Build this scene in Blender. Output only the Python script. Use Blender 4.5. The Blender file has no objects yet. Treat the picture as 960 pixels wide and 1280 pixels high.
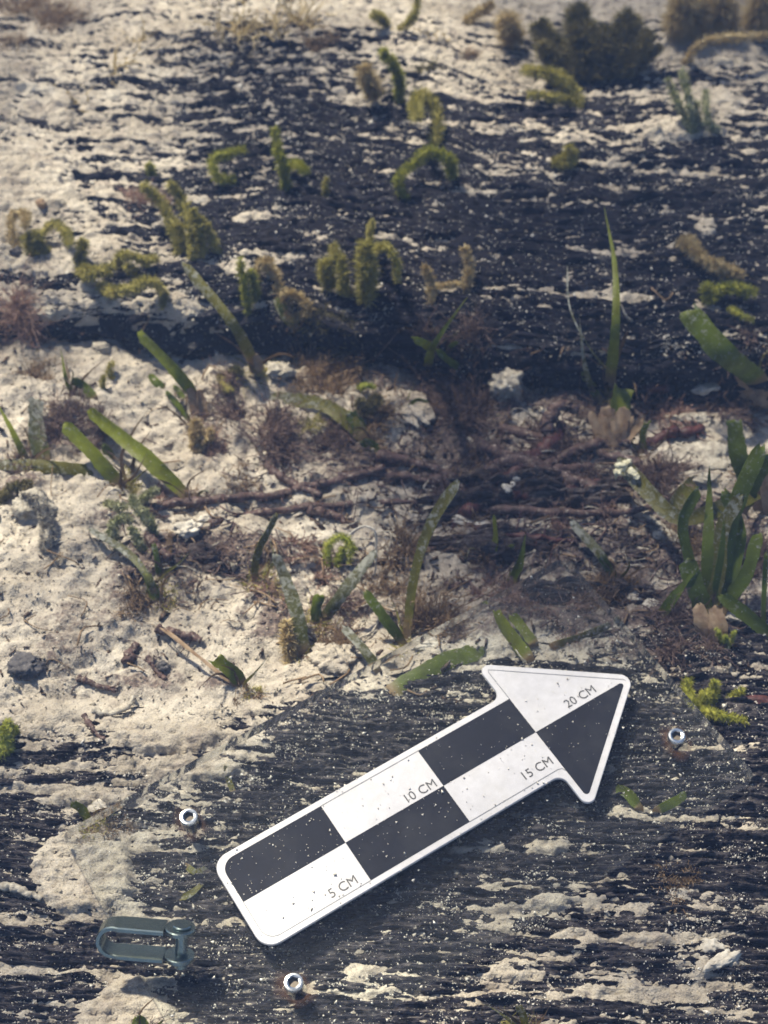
import bpy, math, random
import numpy as np
from mathutils import Vector

sc = bpy.context.scene
R = math.radians

# ------------------------------------------------------------------ camera
CAM_H, TILT, FOV = 0.62, R(37.4), R(36.0)
cd = bpy.data.cameras.new('camera')
cam = bpy.data.objects.new('camera', cd)
sc.collection.objects.link(cam)
cam.location = (0, 0, CAM_H)
cam.rotation_euler = (TILT, 0, 0)
cd.sensor_fit = 'VERTICAL'
cd.sensor_height = 24.0
cd.lens = 12.0 / math.tan(FOV / 2)
cd.clip_start, cd.clip_end = 0.01, 200.0
cd.dof.use_dof = True
cd.dof.focus_distance = 0.66
cd.dof.aperture_fstop = 7.5
sc.camera = cam

# ------------------------------------------------------------------ light
SUN_EL, SUN_AZ = R(56), R(-38)          # azimuth measured from +Y towards +X: the sun stands behind, to the left
w = bpy.data.worlds.new('World')
sc.world = w
w.use_nodes = True
wn = w.node_tree
sky = wn.nodes.new('ShaderNodeTexSky')
sky.sky_type = 'NISHITA'
sky.sun_disc = False
sky.sun_elevation = SUN_EL
sky.sun_rotation = SUN_AZ
bg = wn.nodes['Background']
bg.inputs['Strength'].default_value = 0.085
wn.links.new(sky.outputs['Color'], bg.inputs['Color'])
sd = bpy.data.lights.new('sun', 'SUN')
sd.energy = 5.0
sd.angle = R(3.5)
sd.color = (1.0, 0.92, 0.75)
sun = bpy.data.objects.new('sun', sd)
sc.collection.objects.link(sun)
sdir = Vector((math.sin(SUN_AZ) * math.cos(SUN_EL), math.cos(SUN_AZ) * math.cos(SUN_EL), math.sin(SUN_EL)))
sun.rotation_euler = sdir.to_track_quat('Z', 'Y').to_euler()
sun.location = sdir * 3

sc.view_settings.view_transform = 'Standard'
sc.view_settings.look = 'None'
sc.view_settings.exposure = 1.35
sc.view_settings.gamma = 1.0
sc.render.engine = 'CYCLES'
sc.cycles.use_denoising = True
sc.cycles.max_bounces = 8
sc.cycles.transparent_max_bounces = 12
sc.cycles.volume_bounces = 0
sc.cycles.use_adaptive_sampling = True
sc.cycles.adaptive_threshold = 0.03
sc.cycles.filter_width = 1.6

# ------------------------------------------------------------------ pixel -> place
F_PX = 640 / math.tan(FOV / 2)
CT, ST = math.cos(TILT), math.sin(TILT)
CAM = np.array([0, 0, CAM_H])


def ray(u, v):
    dx, dy, dz = (u - 480) / F_PX, -(v - 640) / F_PX, -1.0
    return np.array([dx, CT * dy - ST * dz, ST * dy + CT * dz])


def g(u, v, z=0.0):
    d = ray(u, v)
    return CAM + d * ((z - CAM_H) / d[2])


def project(x, y, z):
    """world -> photograph pixels (arrays)"""
    zz = z - CAM_H
    yc = CT * y + ST * zz
    zc = -ST * y + CT * zz
    return 480 + F_PX * x / -zc, 640 - F_PX * yc / -zc


# ------------------------------------------------------------------ random fields
def make_field(seed, lx, ly, beta=3.0, n=512, per=24.0):
    rng = np.random.default_rng(seed)
    fx = np.fft.fftfreq(n) * n / per
    k2 = (fx[None, :] ** 2 + fx[:, None] ** 2) * 4.0
    a = (1 + k2) ** (-beta / 2)
    f = np.fft.ifft2(np.fft.fft2(rng.standard_normal((n, n))) * a).real
    f = (f - f.mean()) / f.std()
    return f, lx * per, ly * per


def sample(fld, x, y):
    f, LX, LY = fld
    n = f.shape[0]
    a = (np.asarray(x) / LX % 1.0) * n
    b = (np.asarray(y) / LY % 1.0) * n
    i = np.floor(a).astype(np.int64)
    j = np.floor(b).astype(np.int64)
    fa, fb = a - i, b - j
    i %= n
    j %= n
    i1, j1 = (i + 1) % n, (j + 1) % n
    return (f[j, i] * (1 - fa) + f[j, i1] * fa) * (1 - fb) + (f[j1, i] * (1 - fa) + f[j1, i1] * fa) * fb


def smooth(a, b, x):
    t = np.clip((x - a) / (b - a), 0, 1)
    return t * t * (3 - 2 * t)


# ------------------------------------------------------------------ mesh helpers
COL = sc.collection


def mk(name, V, Fc, mat, parent=None, smooth_=True, attrs=None):
    V = np.asarray(V, dtype=np.float64)
    if parent is not None:
        V = V - np.array(PLOC[parent.name])
    me = bpy.data.meshes.new(name)
    if isinstance(Fc, np.ndarray):
        m, k = Fc.shape
        me.vertices.add(len(V))
        me.vertices.foreach_set('co', V.astype(np.float32).ravel())
        me.loops.add(m * k)
        me.loops.foreach_set('vertex_index', Fc.astype(np.int32).ravel())
        me.polygons.add(m)
        me.polygons.foreach_set('loop_start', np.arange(0, m * k, k, dtype=np.int32))
        me.polygons.foreach_set('loop_total', np.full(m, k, dtype=np.int32))
        me.update(calc_edges=True)
    else:
        me.from_pydata(V.tolist(), [], Fc)
        me.update()
    if smooth_:
        me.polygons.foreach_set('use_smooth', np.ones(len(me.polygons), dtype=bool))
    for an, av in (attrs or {}).items():
        at = me.attributes.new(an, 'FLOAT', 'POINT')
        at.data.foreach_set('value', np.asarray(av, dtype=np.float32))
    me.materials.append(mat)
    o = bpy.data.objects.new(name, me)
    COL.objects.link(o)
    if parent is not None:
        o.parent = parent
        PLOC[o.name] = PLOC[parent.name]
    return o


PLOC = {}


def thing(name, loc, label, cat, group=None):
    o = bpy.data.objects.new(name, None)
    COL.objects.link(o)
    o.location = tuple(loc)
    o.empty_display_size = 0.01
    PLOC[o.name] = tuple(loc)
    return tag(o, label, cat, group)


def tag(o, label, cat, group=None):
    o['label'] = label
    o['category'] = cat
    if group:
        o['group'] = group
    return o


def grid_faces(nu, nv, off=0):
    """quads for vertices laid out [v][u]"""
    i = np.arange(nv - 1)[:, None] * nu + np.arange(nu - 1)[None, :] + off
    return np.stack([i, i + 1, i + 1 + nu, i + nu], -1).reshape(-1, 4)


# ------------------------------------------------------------------ materials
def new_mat(name):
    m = bpy.data.materials.new(name)
    m.use_nodes = True
    nt = m.node_tree
    return m, nt, nt.nodes['Principled BSDF']


class NT:
    def __init__(self, nt):
        self.nt = nt

    def n(self, t, **kw):
        nd = self.nt.nodes.new(t)
        for k, v in kw.items():
            setattr(nd, k, v)
        return nd

    def link(self, a, b):
        self.nt.links.new(a, b)

    def coord(self):
        return self.n('ShaderNodeTexCoord').outputs['Object']

    def mapped(self, scale):
        mp = self.n('ShaderNodeMapping')
        mp.inputs['Scale'].default_value = scale
        self.link(self.coord(), mp.inputs['Vector'])
        return mp.outputs['Vector']

    def noise(self, scale, vec=None, detail=4.0, rough=0.6):
        nd = self.n('ShaderNodeTexNoise')
        nd.inputs['Scale'].default_value = scale
        nd.inputs['Detail'].default_value = detail
        nd.inputs['Roughness'].default_value = rough
        self.link(vec if vec is not None else self.coord(), nd.inputs['Vector'])
        return nd.outputs['Fac']

    def ramp(self, fac, stops):
        nd = self.n('ShaderNodeValToRGB')
        el = nd.color_ramp.elements
        while len(el) < len(stops):
            el.new(0.5)
        for e, (p, c) in zip(el, stops):
            e.position = p
            e.color = c if len(c) == 4 else (*c, 1)
        self.link(fac, nd.inputs['Fac'])
        return nd.outputs['Color']

    def mix(self, fac, a, b):
        nd = self.n('ShaderNodeMix', data_type='RGBA')
        if hasattr(fac, 'is_output'):
            self.link(fac, nd.inputs[0])
        else:
            nd.inputs[0].default_value = fac
        for s, i in ((a, 6), (b, 7)):
            if hasattr(s, 'is_output'):
                self.link(s, nd.inputs[i])
            else:
                nd.inputs[i].default_value = (*s, 1)
        return nd.outputs[2]

    def math(self, op, a, b=None, c=None, clamp=False):
        nd = self.n('ShaderNodeMath', operation=op, use_clamp=clamp)
        for i, s in enumerate((a, b, c)):
            if s is None:
                continue
            if hasattr(s, 'is_output'):
                self.link(s, nd.inputs[i])
            else:
                nd.inputs[i].default_value = s
        return nd.outputs[0]

    def bump(self, height, dist, strength=1.0):
        nd = self.n('ShaderNodeBump')
        nd.inputs['Strength'].default_value = strength
        nd.inputs['Distance'].default_value = dist
        self.link(height, nd.inputs['Height'])
        return nd.outputs['Normal']

    def attr(self, name):
        return self.n('ShaderNodeAttribute', attribute_name=name).outputs['Fac']


def sand_mat():
    m, nt, b = new_mat('sand')
    t = NT(nt)
    big = t.noise(28, detail=5)
    fine = t.noise(1500, detail=3, rough=0.7)
    col = t.ramp(big, [(0.3, (0.32, 0.28, 0.225)), (0.55, (0.465, 0.42, 0.355)), (0.75, (0.59, 0.545, 0.465))])
    spk = t.ramp(fine, [(0.30, (0.25, 0.22, 0.18)), (0.46, (0.85, 0.85, 0.85)), (0.75, (1.25, 1.2, 1.1))])
    mul = t.n('ShaderNodeMix', data_type='RGBA', blend_type='MULTIPLY')
    mul.inputs[0].default_value = 0.75
    t.link(col, mul.inputs[6])
    t.link(spk, mul.inputs[7])
    dark = t.noise(420, detail=2)
    dm = t.math('GREATER_THAN', dark, 0.70)
    c2 = t.mix(dm, mul.outputs[2], (0.10, 0.085, 0.075))
    af = t.math('MULTIPLY', t.math('SUBTRACT', t.noise(75, detail=8, rough=0.72), 0.50), 7.0, clamp=True)
    c2 = t.mix(t.math('MULTIPLY', af, 0.55), c2, (0.215, 0.178, 0.15))
    pn = t.math('ADD', t.attr('peat_shade'), t.math('MULTIPLY', t.math('SUBTRACT', t.noise(330, detail=5, rough=0.7), 0.5), 1.3))  # humus mask that also carries painted shade
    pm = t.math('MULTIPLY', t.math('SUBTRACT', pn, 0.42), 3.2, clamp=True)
    peat_shade = t.ramp(t.noise(520, detail=4), [(0.32, (0.022, 0.015, 0.017)), (0.52, (0.085, 0.056, 0.050)), (0.70, (0.27, 0.215, 0.17))])
    c3 = t.mix(t.math('MULTIPLY', pm, 0.9), c2, peat_shade)
    t.link(c3, b.inputs['Base Color'])
    b.inputs['Roughness'].default_value = 0.85
    b.inputs['Specular IOR Level'].default_value = 0.3
    h = t.math('ADD', t.noise(900, detail=3), t.math('MULTIPLY', t.noise(260, detail=3), 1.6))
    t.link(t.bump(h, 0.0008), b.inputs['Normal'])
    return m


def wood_mat(name, tint=(0.005, 0.006, 0.015), brown=(0.030, 0.023, 0.024), dust=0.60, film=0.60):
    m, nt, b = new_mat(name)
    t = NT(nt)
    grain = t.noise(1.0, t.mapped((90, 900, 900)), detail=5, rough=0.65)
    blot = t.noise(38, detail=4)
    col = t.mix(t.math('MULTIPLY', blot, grain, clamp=True), tint, brown)
    # thin grey-brown silt film smeared along the grain
    smear = t.noise(1.0, t.mapped((34, 520, 520)), detail=7, rough=0.72)
    sm = t.math('MULTIPLY', t.math('SUBTRACT', smear, film), 5.0, clamp=True)
    col = t.mix(t.math('MULTIPLY', sm, 0.8), col, (0.175, 0.155, 0.155))
    # silt lying in the pores of the grain
    silt = t.noise(1.0, t.mapped((230, 1200, 1200)), detail=4, rough=0.75)
    patch = t.noise(45, detail=3)
    thr = t.math('SUBTRACT', dust + 0.28, t.math('MULTIPLY', patch, 0.5))
    geo = t.n('ShaderNodeNewGeometry')
    sep = t.n('ShaderNodeSeparateXYZ')
    t.link(geo.outputs['True Normal'], sep.inputs[0])
    up = t.math('MULTIPLY', t.math('SUBTRACT', sep.outputs['Z'], 0.45), 2.2, clamp=True)
    mask = t.math('MULTIPLY', t.math('MULTIPLY', t.math('SUBTRACT', silt, thr), 14.0, clamp=True), up)
    mask = t.math('MULTIPLY', mask, 0.8)
    siltc = t.mix(t.noise(1200), (0.20, 0.18, 0.15), (0.50, 0.46, 0.39))
    t.link(t.mix(mask, col, siltc), b.inputs['Base Color'])
    b.inputs['Roughness'].default_value = 0.7
    b.inputs['Specular IOR Level'].default_value = 0.15
    hh = t.math('ADD', t.math('MULTIPLY', grain, 1.2), t.noise(1100, detail=3))
    t.link(t.bump(hh, 0.0009), b.inputs['Normal'])
    return m


def simple_mat(name, c1, c2, scale=300.0, rough=0.7, spec=0.3, bump=0.0004, detail=4, trans=0.0, crust=None, stops=(0.35, 0.65)):
    """two-tone mottled surface; crust = (colour, noise scale, threshold) adds a pale growth"""
    m, nt, b = new_mat(name)
    t = NT(nt)
    nz = t.noise(scale, detail=detail)
    col = t.ramp(nz, [(stops[0], c1), (stops[1], c2)])
    if crust:
        cm = t.math('MULTIPLY', t.math('SUBTRACT', t.noise(crust[1], detail=5, rough=0.7), crust[2]), 12.0, clamp=True)
        col = t.mix(cm, col, crust[0])
    t.link(col, b.inputs['Base Color'])
    b.inputs['Roughness'].default_value = rough
    b.inputs['Specular IOR Level'].default_value = spec
    if bump:
        t.link(t.bump(t.noise(scale * 2.5, detail=3), bump), b.inputs['Normal'])
    if trans:
        b.inputs['Transmission Weight'].default_value = 0.0
        tr = t.n('ShaderNodeBsdfTranslucent')
        t.link(col, tr.inputs['Color'])
        mx = t.n('ShaderNodeMixShader')
        mx.inputs[0].default_value = trans
        t.link(b.outputs[0], mx.inputs[1])
        t.link(tr.outputs[0], mx.inputs[2])
        t.link(mx.outputs[0], nt.nodes['Material Output'].inputs['Surface'])
    return m


def blade_mat(name, base, tip, thr, white=(0.44, 0.45, 0.40), sheath=(0.34, 0.24, 0.13)):
    """seagrass blade: pale sheath at the foot, chalky growth that thickens towards the tip (attribute len)"""
    m, nt, b = new_mat(name)
    t = NT(nt)
    ln = t.attr('len')
    ac = t.attr('across')
    col = t.mix(ln, base, tip)
    vein = t.math('ADD', t.math('MULTIPLY', t.math('SINE', t.math('MULTIPLY', ac, 40.0)), 0.12), 0.9)
    mul = t.n('ShaderNodeMix', data_type='RGBA', blend_type='MULTIPLY')
    mul.inputs[0].default_value = 1.0
    t.link(col, mul.inputs[6])
    t.link(vein, mul.inputs[7])
    blot = t.ramp(t.noise(160, detail=4), [(0.3, (0.6, 0.55, 0.4)), (0.6, (1.1, 1.1, 1.1))])
    mul2 = t.n('ShaderNodeMix', data_type='RGBA', blend_type='MULTIPLY')
    mul2.inputs[0].default_value = 0.8
    t.link(mul.outputs[2], mul2.inputs[6])
    t.link(blot, mul2.inputs[7])
    sh = t.math('MULTIPLY', t.math('SUBTRACT', 0.16, ln), 9.0, clamp=True)
    col = t.mix(sh, mul2.outputs[2], sheath)
    e = t.math('ADD', t.noise(320, detail=6, rough=0.75), t.math('MULTIPLY', ln, 0.16))
    cm = t.math('MULTIPLY', t.math('MULTIPLY', t.math('SUBTRACT', e, thr), 9.0, clamp=True), 0.85)
    col = t.mix(cm, col, white)
    fl = t.math('GREATER_THAN', t.noise(900, detail=2), 0.70)
    col = t.mix(fl, col, (0.5, 0.48, 0.40))
    t.link(col, b.inputs['Base Color'])
    b.inputs['Roughness'].default_value = 0.42
    b.inputs['Specular IOR Level'].default_value = 0.4
    t.link(t.bump(t.math('ADD', t.noise(700), cm), 0.0003), b.inputs['Normal'])
    tr = t.n('ShaderNodeBsdfTranslucent')
    t.link(col, tr.inputs['Color'])
    mx = t.n('ShaderNodeMixShader')
    mx.inputs[0].default_value = 0.5
    t.link(b.outputs[0], mx.inputs[1])
    t.link(tr.outputs[0], mx.inputs[2])
    t.link(mx.outputs[0], nt.nodes['Material Output'].inputs['Surface'])
    return m


def flat_mat(name, col, rough=0.5, metal=0.0, spec=0.5, speck=None, bump=0.0, smear=None):
    m, nt, b = new_mat(name)
    t = NT(nt)
    nz = t.noise(220, detail=5)
    c = t.ramp(nz, [(0.3, tuple(x * 0.86 for x in col)), (0.65, col)])
    if speck:
        s = t.math('GREATER_THAN', t.noise(speck[1], detail=3), speck[2])
        c = t.mix(t.math('MULTIPLY', s, 0.7), c, speck[0])
    if smear:
        sm = t.math('MULTIPLY', t.math('SUBTRACT', t.noise(38, detail=7, rough=0.7), 0.47), smear[1], clamp=True)
        c = t.mix(t.math('MULTIPLY', sm, smear[2]), c, smear[0])
    t.link(c, b.inputs['Base Color'])
    b.inputs['Roughness'].default_value = rough
    b.inputs['Metallic'].default_value = metal
    b.inputs['Specular IOR Level'].default_value = spec
    if bump:
        t.link(t.bump(t.noise(500), bump), b.inputs['Normal'])
    return m


def plexi_mat(edge=0.0):
    m, nt, b = new_mat('acrylic_edge' if edge else 'clear_acrylic')
    t = NT(nt)
    nt.nodes.remove(b)
    tr = t.n('ShaderNodeBsdfTransparent')
    tr.inputs[0].default_value = (0.975, 0.985, 0.985, 1)
    gl = t.n('ShaderNodeBsdfGlossy')
    gl.inputs['Roughness'].default_value = 0.08
    df = t.n('ShaderNodeBsdfDiffuse')
    df.inputs['Color'].default_value = (0.55, 0.57, 0.58, 1)
    fr = t.n('ShaderNodeFresnel')
    fr.inputs['IOR'].default_value = 1.14
    m1 = t.n('ShaderNodeMixShader')
    t.link(fr.outputs[0], m1.inputs[0])
    t.link(tr.outputs[0], m1.inputs[1])
    t.link(gl.outputs[0], m1.inputs[2])
    # fine silt film on the faces
    m2 = t.n('ShaderNodeMixShader')
    film = t.math('MULTIPLY', t.ramp(t.noise(45, detail=5), [(0.35, (0.004, 0.004, 0.004)), (0.75, (0.014, 0.014, 0.014))]), 1.0)
    film = t.math('ADD', film, edge)
    t.link(film, m2.inputs[0])
    t.link(m1.outputs[0], m2.inputs[1])
    t.link(df.outputs[0], m2.inputs[2])
    t.link(m2.outputs[0], nt.nodes['Material Output'].inputs['Surface'])
    return m


def stain_mat():
    m, nt, b = new_mat('rust_stain')
    t = NT(nt)
    b.inputs['Base Color'].default_value = (0.11, 0.05, 0.022, 1)
    b.inputs['Roughness'].default_value = 0.9
    tr = t.n('ShaderNodeBsdfTransparent')
    mx = t.n('ShaderNodeMixShader')
    f = t.math('MULTIPLY', t.math('SUBTRACT', 1.0, t.attr('rad'), clamp=True), t.math('SUBTRACT', t.noise(260, detail=5), 0.12), clamp=True)
    t.link(f, mx.inputs[0])
    t.link(tr.outputs[0], mx.inputs[1])
    t.link(b.outputs[0], mx.inputs[2])
    t.link(mx.outputs[0], nt.nodes['Material Output'].inputs['Surface'])
    return m


M = dict(
    sand=sand_mat(),
    wood=wood_mat('charred_wood'),
    wood2=wood_mat('worn_wood', dust=0.575, film=0.475),
    frag=wood_mat('broken_wood', tint=(0.016, 0.012, 0.015), brown=(0.10, 0.068, 0.056), dust=0.565, film=0.475),
    fresh=blade_mat('blade_fresh', (0.215, 0.245, 0.010), (0.26, 0.30, 0.018), 0.71),
    dark=blade_mat('blade_dark', (0.125, 0.170, 0.007), (0.17, 0.22, 0.013), 0.68),
    old=blade_mat('blade_old', (0.18, 0.175, 0.013), (0.20, 0.185, 0.03), 0.61),
    grey=blade_mat('blade_encrusted', (0.15, 0.17, 0.02), (0.22, 0.21, 0.12), 0.55),
    brown=blade_mat('blade_withered', (0.20, 0.13, 0.06), (0.17, 0.11, 0.06), 0.78),
    tan=simple_mat('blade_sheath', (0.26, 0.165, 0.095), (0.42, 0.31, 0.20), 200, trans=0.3),
    fz_green=simple_mat('fuzz_green', (0.17, 0.185, 0.012), (0.38, 0.37, 0.06), 120, trans=0.35, bump=0),
    fz_olive=simple_mat('fuzz_olive', (0.22, 0.20, 0.030), (0.44, 0.39, 0.12), 120, trans=0.35, bump=0),
    fz_lime=simple_mat('fuzz_lime', (0.26, 0.30, 0.02), (0.50, 0.50, 0.12), 160, trans=0.35, bump=0),
    fz_silt=simple_mat('fuzz_silty', (0.19, 0.21, 0.07), (0.42, 0.41, 0.27), 260, trans=0.3, bump=0),
    fz_tan=simple_mat('fuzz_tan', (0.34, 0.25, 0.11), (0.55, 0.45, 0.25), 120, trans=0.3, bump=0),
    tf_purple=simple_mat('tuft_purple', (0.080, 0.050, 0.046), (0.25, 0.175, 0.14), 160, trans=0.3, bump=0),
    tf_brown=simple_mat('tuft_brown', (0.15, 0.095, 0.050), (0.34, 0.24, 0.145), 160, trans=0.3, bump=0),
    tf_pink=simple_mat('tuft_pink', (0.24, 0.14, 0.11), (0.38, 0.26, 0.2), 160, trans=0.3, bump=0),
    tf_dark=simple_mat('tuft_dark', (0.075, 0.068, 0.022), (0.24, 0.20, 0.08), 120, trans=0.25, bump=0),
    root=simple_mat('rhizome_dark', (0.032, 0.018, 0.016), (0.11, 0.065, 0.055), 260, rough=0.6, crust=((0.34, 0.29, 0.24), 500, 0.57)),
    red=simple_mat('rhizome_red', (0.028, 0.010, 0.011), (0.095, 0.034, 0.030), 220, rough=0.5, crust=((0.34, 0.27, 0.22), 500, 0.66)),
    shell=simple_mat('shell_white', (0.38, 0.34, 0.28), (0.62, 0.58, 0.50), 240, rough=0.55, bump=0.0005),
    crustm=simple_mat('lime_crust', (0.45, 0.42, 0.28), (0.68, 0.66, 0.50), 300, rough=0.8, bump=0.0008),
    lump=simple_mat('sand_lump', (0.24, 0.21, 0.17), (0.50, 0.46, 0.38), 320, rough=0.9, bump=0.0010, crust=((0.08, 0.07, 0.06), 420, 0.62)),
    pebble=simple_mat('pebble_dark', (0.035, 0.033, 0.038), (0.12, 0.11, 0.11), 260, rough=0.7, crust=((0.38, 0.35, 0.30), 600, 0.62)),
    grain=simple_mat('sand_grain', (0.30, 0.27, 0.22), (0.82, 0.79, 0.72), 900, rough=0.45, spec=0.6, bump=0, detail=2),
    debris=simple_mat('debris', (0.022, 0.018, 0.018), (0.13, 0.085, 0.06), 700, rough=0.7, bump=0, detail=2),
    white=flat_mat('scale_white', (0.49, 0.485, 0.51), 0.35, speck=((0.45, 0.44, 0.40), 420, 0.69), smear=((0.40, 0.38, 0.33), 4.0, 0.35)),
    black=flat_mat('scale_black', (0.012, 0.013, 0.020), 0.6, spec=0.1, smear=((0.16, 0.16, 0.15), 4.0, 0.10)),
    ink=flat_mat('scale_ink', (0.03, 0.03, 0.035), 0.5),
    line=flat_mat('scale_line', (0.16, 0.17, 0.19), 0.5),
    steel=flat_mat('stainless_steel', (0.62, 0.64, 0.64), 0.22, 1.0, bump=0.00005),
    steel_dull=flat_mat('shackle_steel', (0.25, 0.30, 0.285), 0.25, 1.0, bump=0.00006),
    socket=flat_mat('screw_socket', (0.12, 0.10, 0.08), 0.6, 0.6),
    plexi=plexi_mat(),
    plexi_edge=plexi_mat(0.05),
    stain=stain_mat(),
)

# ------------------------------------------------------------------ macro shape of the site
fx_edge = [g(u, v, -0.026) for u, v in ((-200, 440), (0, 442), (120, 440), (300, 452), (420, 462), (560, 470), (700, 486), (960, 500), (1200, 505))]
EDX, EDY = [p[0] for p in fx_edge], [p[1] for p in fx_edge]
lo_edge = [g(u, v, -0.014) for u, v in ((-250, 905), (0, 890), (200, 872), (350, 858), (500, 838), (640, 800), (800, 775), (960, 760), (1250, 750))]
LOX, LOY = [p[0] for p in lo_edge], [p[1] for p in lo_edge]

F_edge = make_field(11, 0.05, 0.05, 3)
F_top = make_field(12, 0.16, 0.07, 3)
F_top2 = make_field(13, 0.16, 0.07, 3)


def up_front(x):
    return np.interp(x, EDX, EDY) + 0.004 * sample(F_edge, x, x * 0 + 0.3)


def up_top(x, y):
    """upper timber: top height without grain"""
    yf = up_front(x)
    d = y - yf
    crown = 0.016 - 0.55 * (d - 0.14) ** 2
    edge = 0.014 * (1 - np.sqrt(np.clip(1 - (1 - np.clip(d / 0.022, 0, 1)) ** 2, 0, 1)))
    return crown - edge + 0.0030 * sample(F_top, x, y)


def lo_back(x):
    return np.interp(x, LOX, LOY) + 0.004 * sample(F_edge, x, x * 0 + 0.8)


def lo_top(x, y):
    return -0.0145 + 0.0016 * sample(F_top2, x, y)


# grain relief -------------------------------------------------------
def wood_relief(x, s, seed):
    f0 = make_field(seed, 0.11, 0.05, 3)
    f1 = make_field(seed + 1, 0.045, 0.0034, 2.3)
    f2 = make_field(seed + 2, 0.016, 0.0016, 2.1)
    f3 = make_field(seed + 3, 0.0075, 0.0009, 2.0)
    f4 = make_field(seed + 4, 0.0060, 0.0042, 2.3)
    f5 = make_field(seed + 5, 0.13, 0.012, 3)
    s2 = s + 0.003 * sample(f0, x, s)
    h = 0.00100 * sample(f1, x, s2) + 0.00095 * sample(f2, x, s2) + 0.00050 * sample(f4, x, s2)
    q = 0.0010
    fr = h / q - np.floor(h / q)
    h = 0.35 * h + 0.65 * q * (np.floor(h / q) + smooth(0.30, 0.62, fr))
    c = np.abs(sample(f5, x, s2))
    h = h - 0.0022 * np.exp(-(c / 0.055) ** 2)
    return h + 0.00055 * sample(f3, x, s2)


def grooves(x, y, items):
    """long open cracks: polylines in pixels (on height z), width m, depth m"""
    out = np.zeros_like(x)
    for pts, wd, dep, z in items:
        P = np.array([g(u, v, z)[:2] for u, v in pts])
        yy = np.interp(x, P[:, 0], P[:, 1], left=9, right=9)
        yy = yy + 0.0012 * sample(F_edge, x * 3, x * 0 + 0.5)
        e = np.clip(np.minimum(x - P[0, 0], P[-1, 0] - x) / 0.02, 0, 1)
        wv = wd * (0.7 + 0.3 * sample(F_edge, x * 2, x * 0 + 0.1))
        out -= dep * e * np.exp(-((y - yy) / np.maximum(wv, 0.001)) ** 2)
    return out


LOW_GROOVES = [
    ([(-60, 1142), (60, 1148), (150, 1150), (330, 1150)], 0.0028, 0.004, -0.015),
    ([(-60, 1205), (60, 1210), (160, 1225), (250, 1235)], 0.0030, 0.004, -0.015),
    ([(430, 1236), (600, 1243), (760, 1248), (1010, 1235)], 0.0030, 0.005, -0.015),
    ([(560, 1160), (700, 1168), (760, 1180), (1010, 1172)], 0.0026, 0.004, -0.015),
    ([(760, 1020), (860, 1028), (1010, 1040)], 0.0024, 0.003, -0.015),
    ([(-40, 965), (60, 985), (180, 975), (260, 985)], 0.0022, 0.003, -0.015),
    ([(-40, 905), (80, 912), (220, 905)], 0.0022, 0.003, -0.015),
]
UP_GROOVES = [
    ([(540, 232), (600, 246), (700, 246)], 0.0045, 0.006, 0.012),
    ([(440, 292), (520, 296), (620, 300)], 0.0040, 0.005, 0.012),
    ([(620, 300), (760, 312), (960, 330)], 0.0028, 0.004, 0.012),
    ([(100, 245), (200, 252), (330, 250)], 0.0032, 0.004, 0.010),
    ([(250, 225), (310, 240), (360, 235)], 0.0030, 0.004, 0.010),
    ([(360, 120), (470, 128), (560, 118)], 0.0035, 0.004, 0.010),
    ([(20, 405), (140, 402), (260, 412), (340, 420)], 0.0040, 0.005, 0.002),
    ([(380, 365), (520, 362), (700, 372), (960, 395)], 0.0036, 0.005, 0.006),
    ([(300, 318), (400, 322), (470, 316)], 0.0026, 0.004, 0.010),
    ([(700, 205), (860, 222), (1000, 230)], 0.0026, 0.003, 0.012),
]

# how much of the wood the sand hides (rows / columns of 60 px of the photograph, read by eye)
SV = [30, 90, 150, 210, 270, 330, 390, 430, 870, 930, 990, 1050, 1110, 1170, 1230, 1280]
SMAP = np.array([
    [.75, .85, .85, .85, .80, .85, .90, .90, .92, .94, .90, .62, .62, .72, .82, .75],
    [.86, .82, .76, .66, .54, .50, .52, .58, .72, .90, .86, .62, .52, .80, .92, .78],
    [.84, .80, .70, .58, .42, .36, .28, .28, .36, .60, .52, .42, .38, .66, .66, .50],
    [.86, .80, .68, .55, .46, .32, .26, .20, .24, .32, .36, .42, .44, .60, .55, .40],
    [.88, .78, .62, .48, .34, .24, .20, .12, .12, .15, .18, .20, .28, .34, .34, .32],
    [.88, .76, .62, .52, .36, .30, .24, .14, .14, .16, .18, .20, .22, .26, .30, .30],
    [.80, .66, .58, .50, .40, .36, .28, .20, .16, .18, .18, .16, .18, .20, .20, .20],
    [.70, .40, .40, .35, .30, .28, .20, .14, .12, .12, .12, .12, .14, .16, .16, .18],
    [.92, .86, .84, .90, .92, .82, .55, .38, .28, .26, .26, .30, .30, .34, .38, .34],
    [.58, .60, .62, .80, .80, .62, .40, .28, .26, .26, .26, .30, .28, .26, .30, .30],
    [.50, .66, .64, .66, .60, .44, .36, .30, .26, .28, .28, .34, .30, .26, .28, .30],
    [.52, .78, .74, .44, .34, .28, .28, .28, .30, .32, .36, .36, .32, .28, .26, .28],
    [.36, .74, .70, .36, .30, .28, .28, .30, .34, .38, .40, .42, .42, .38, .36, .34],
    [.26, .22, .22, .26, .28, .30, .34, .34, .30, .34, .34, .38, .48, .40, .46, .50],
    [.26, .24, .60, .50, .30, .40, .38, .34, .28, .30, .32, .34, .36, .32, .34, .34],
    [.30, .40, .85, .60, .36, .46, .42, .38, .36, .38, .40, .44, .46, .44, .44, .44]])
SU = np.arange(16) * 60 + 30
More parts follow.
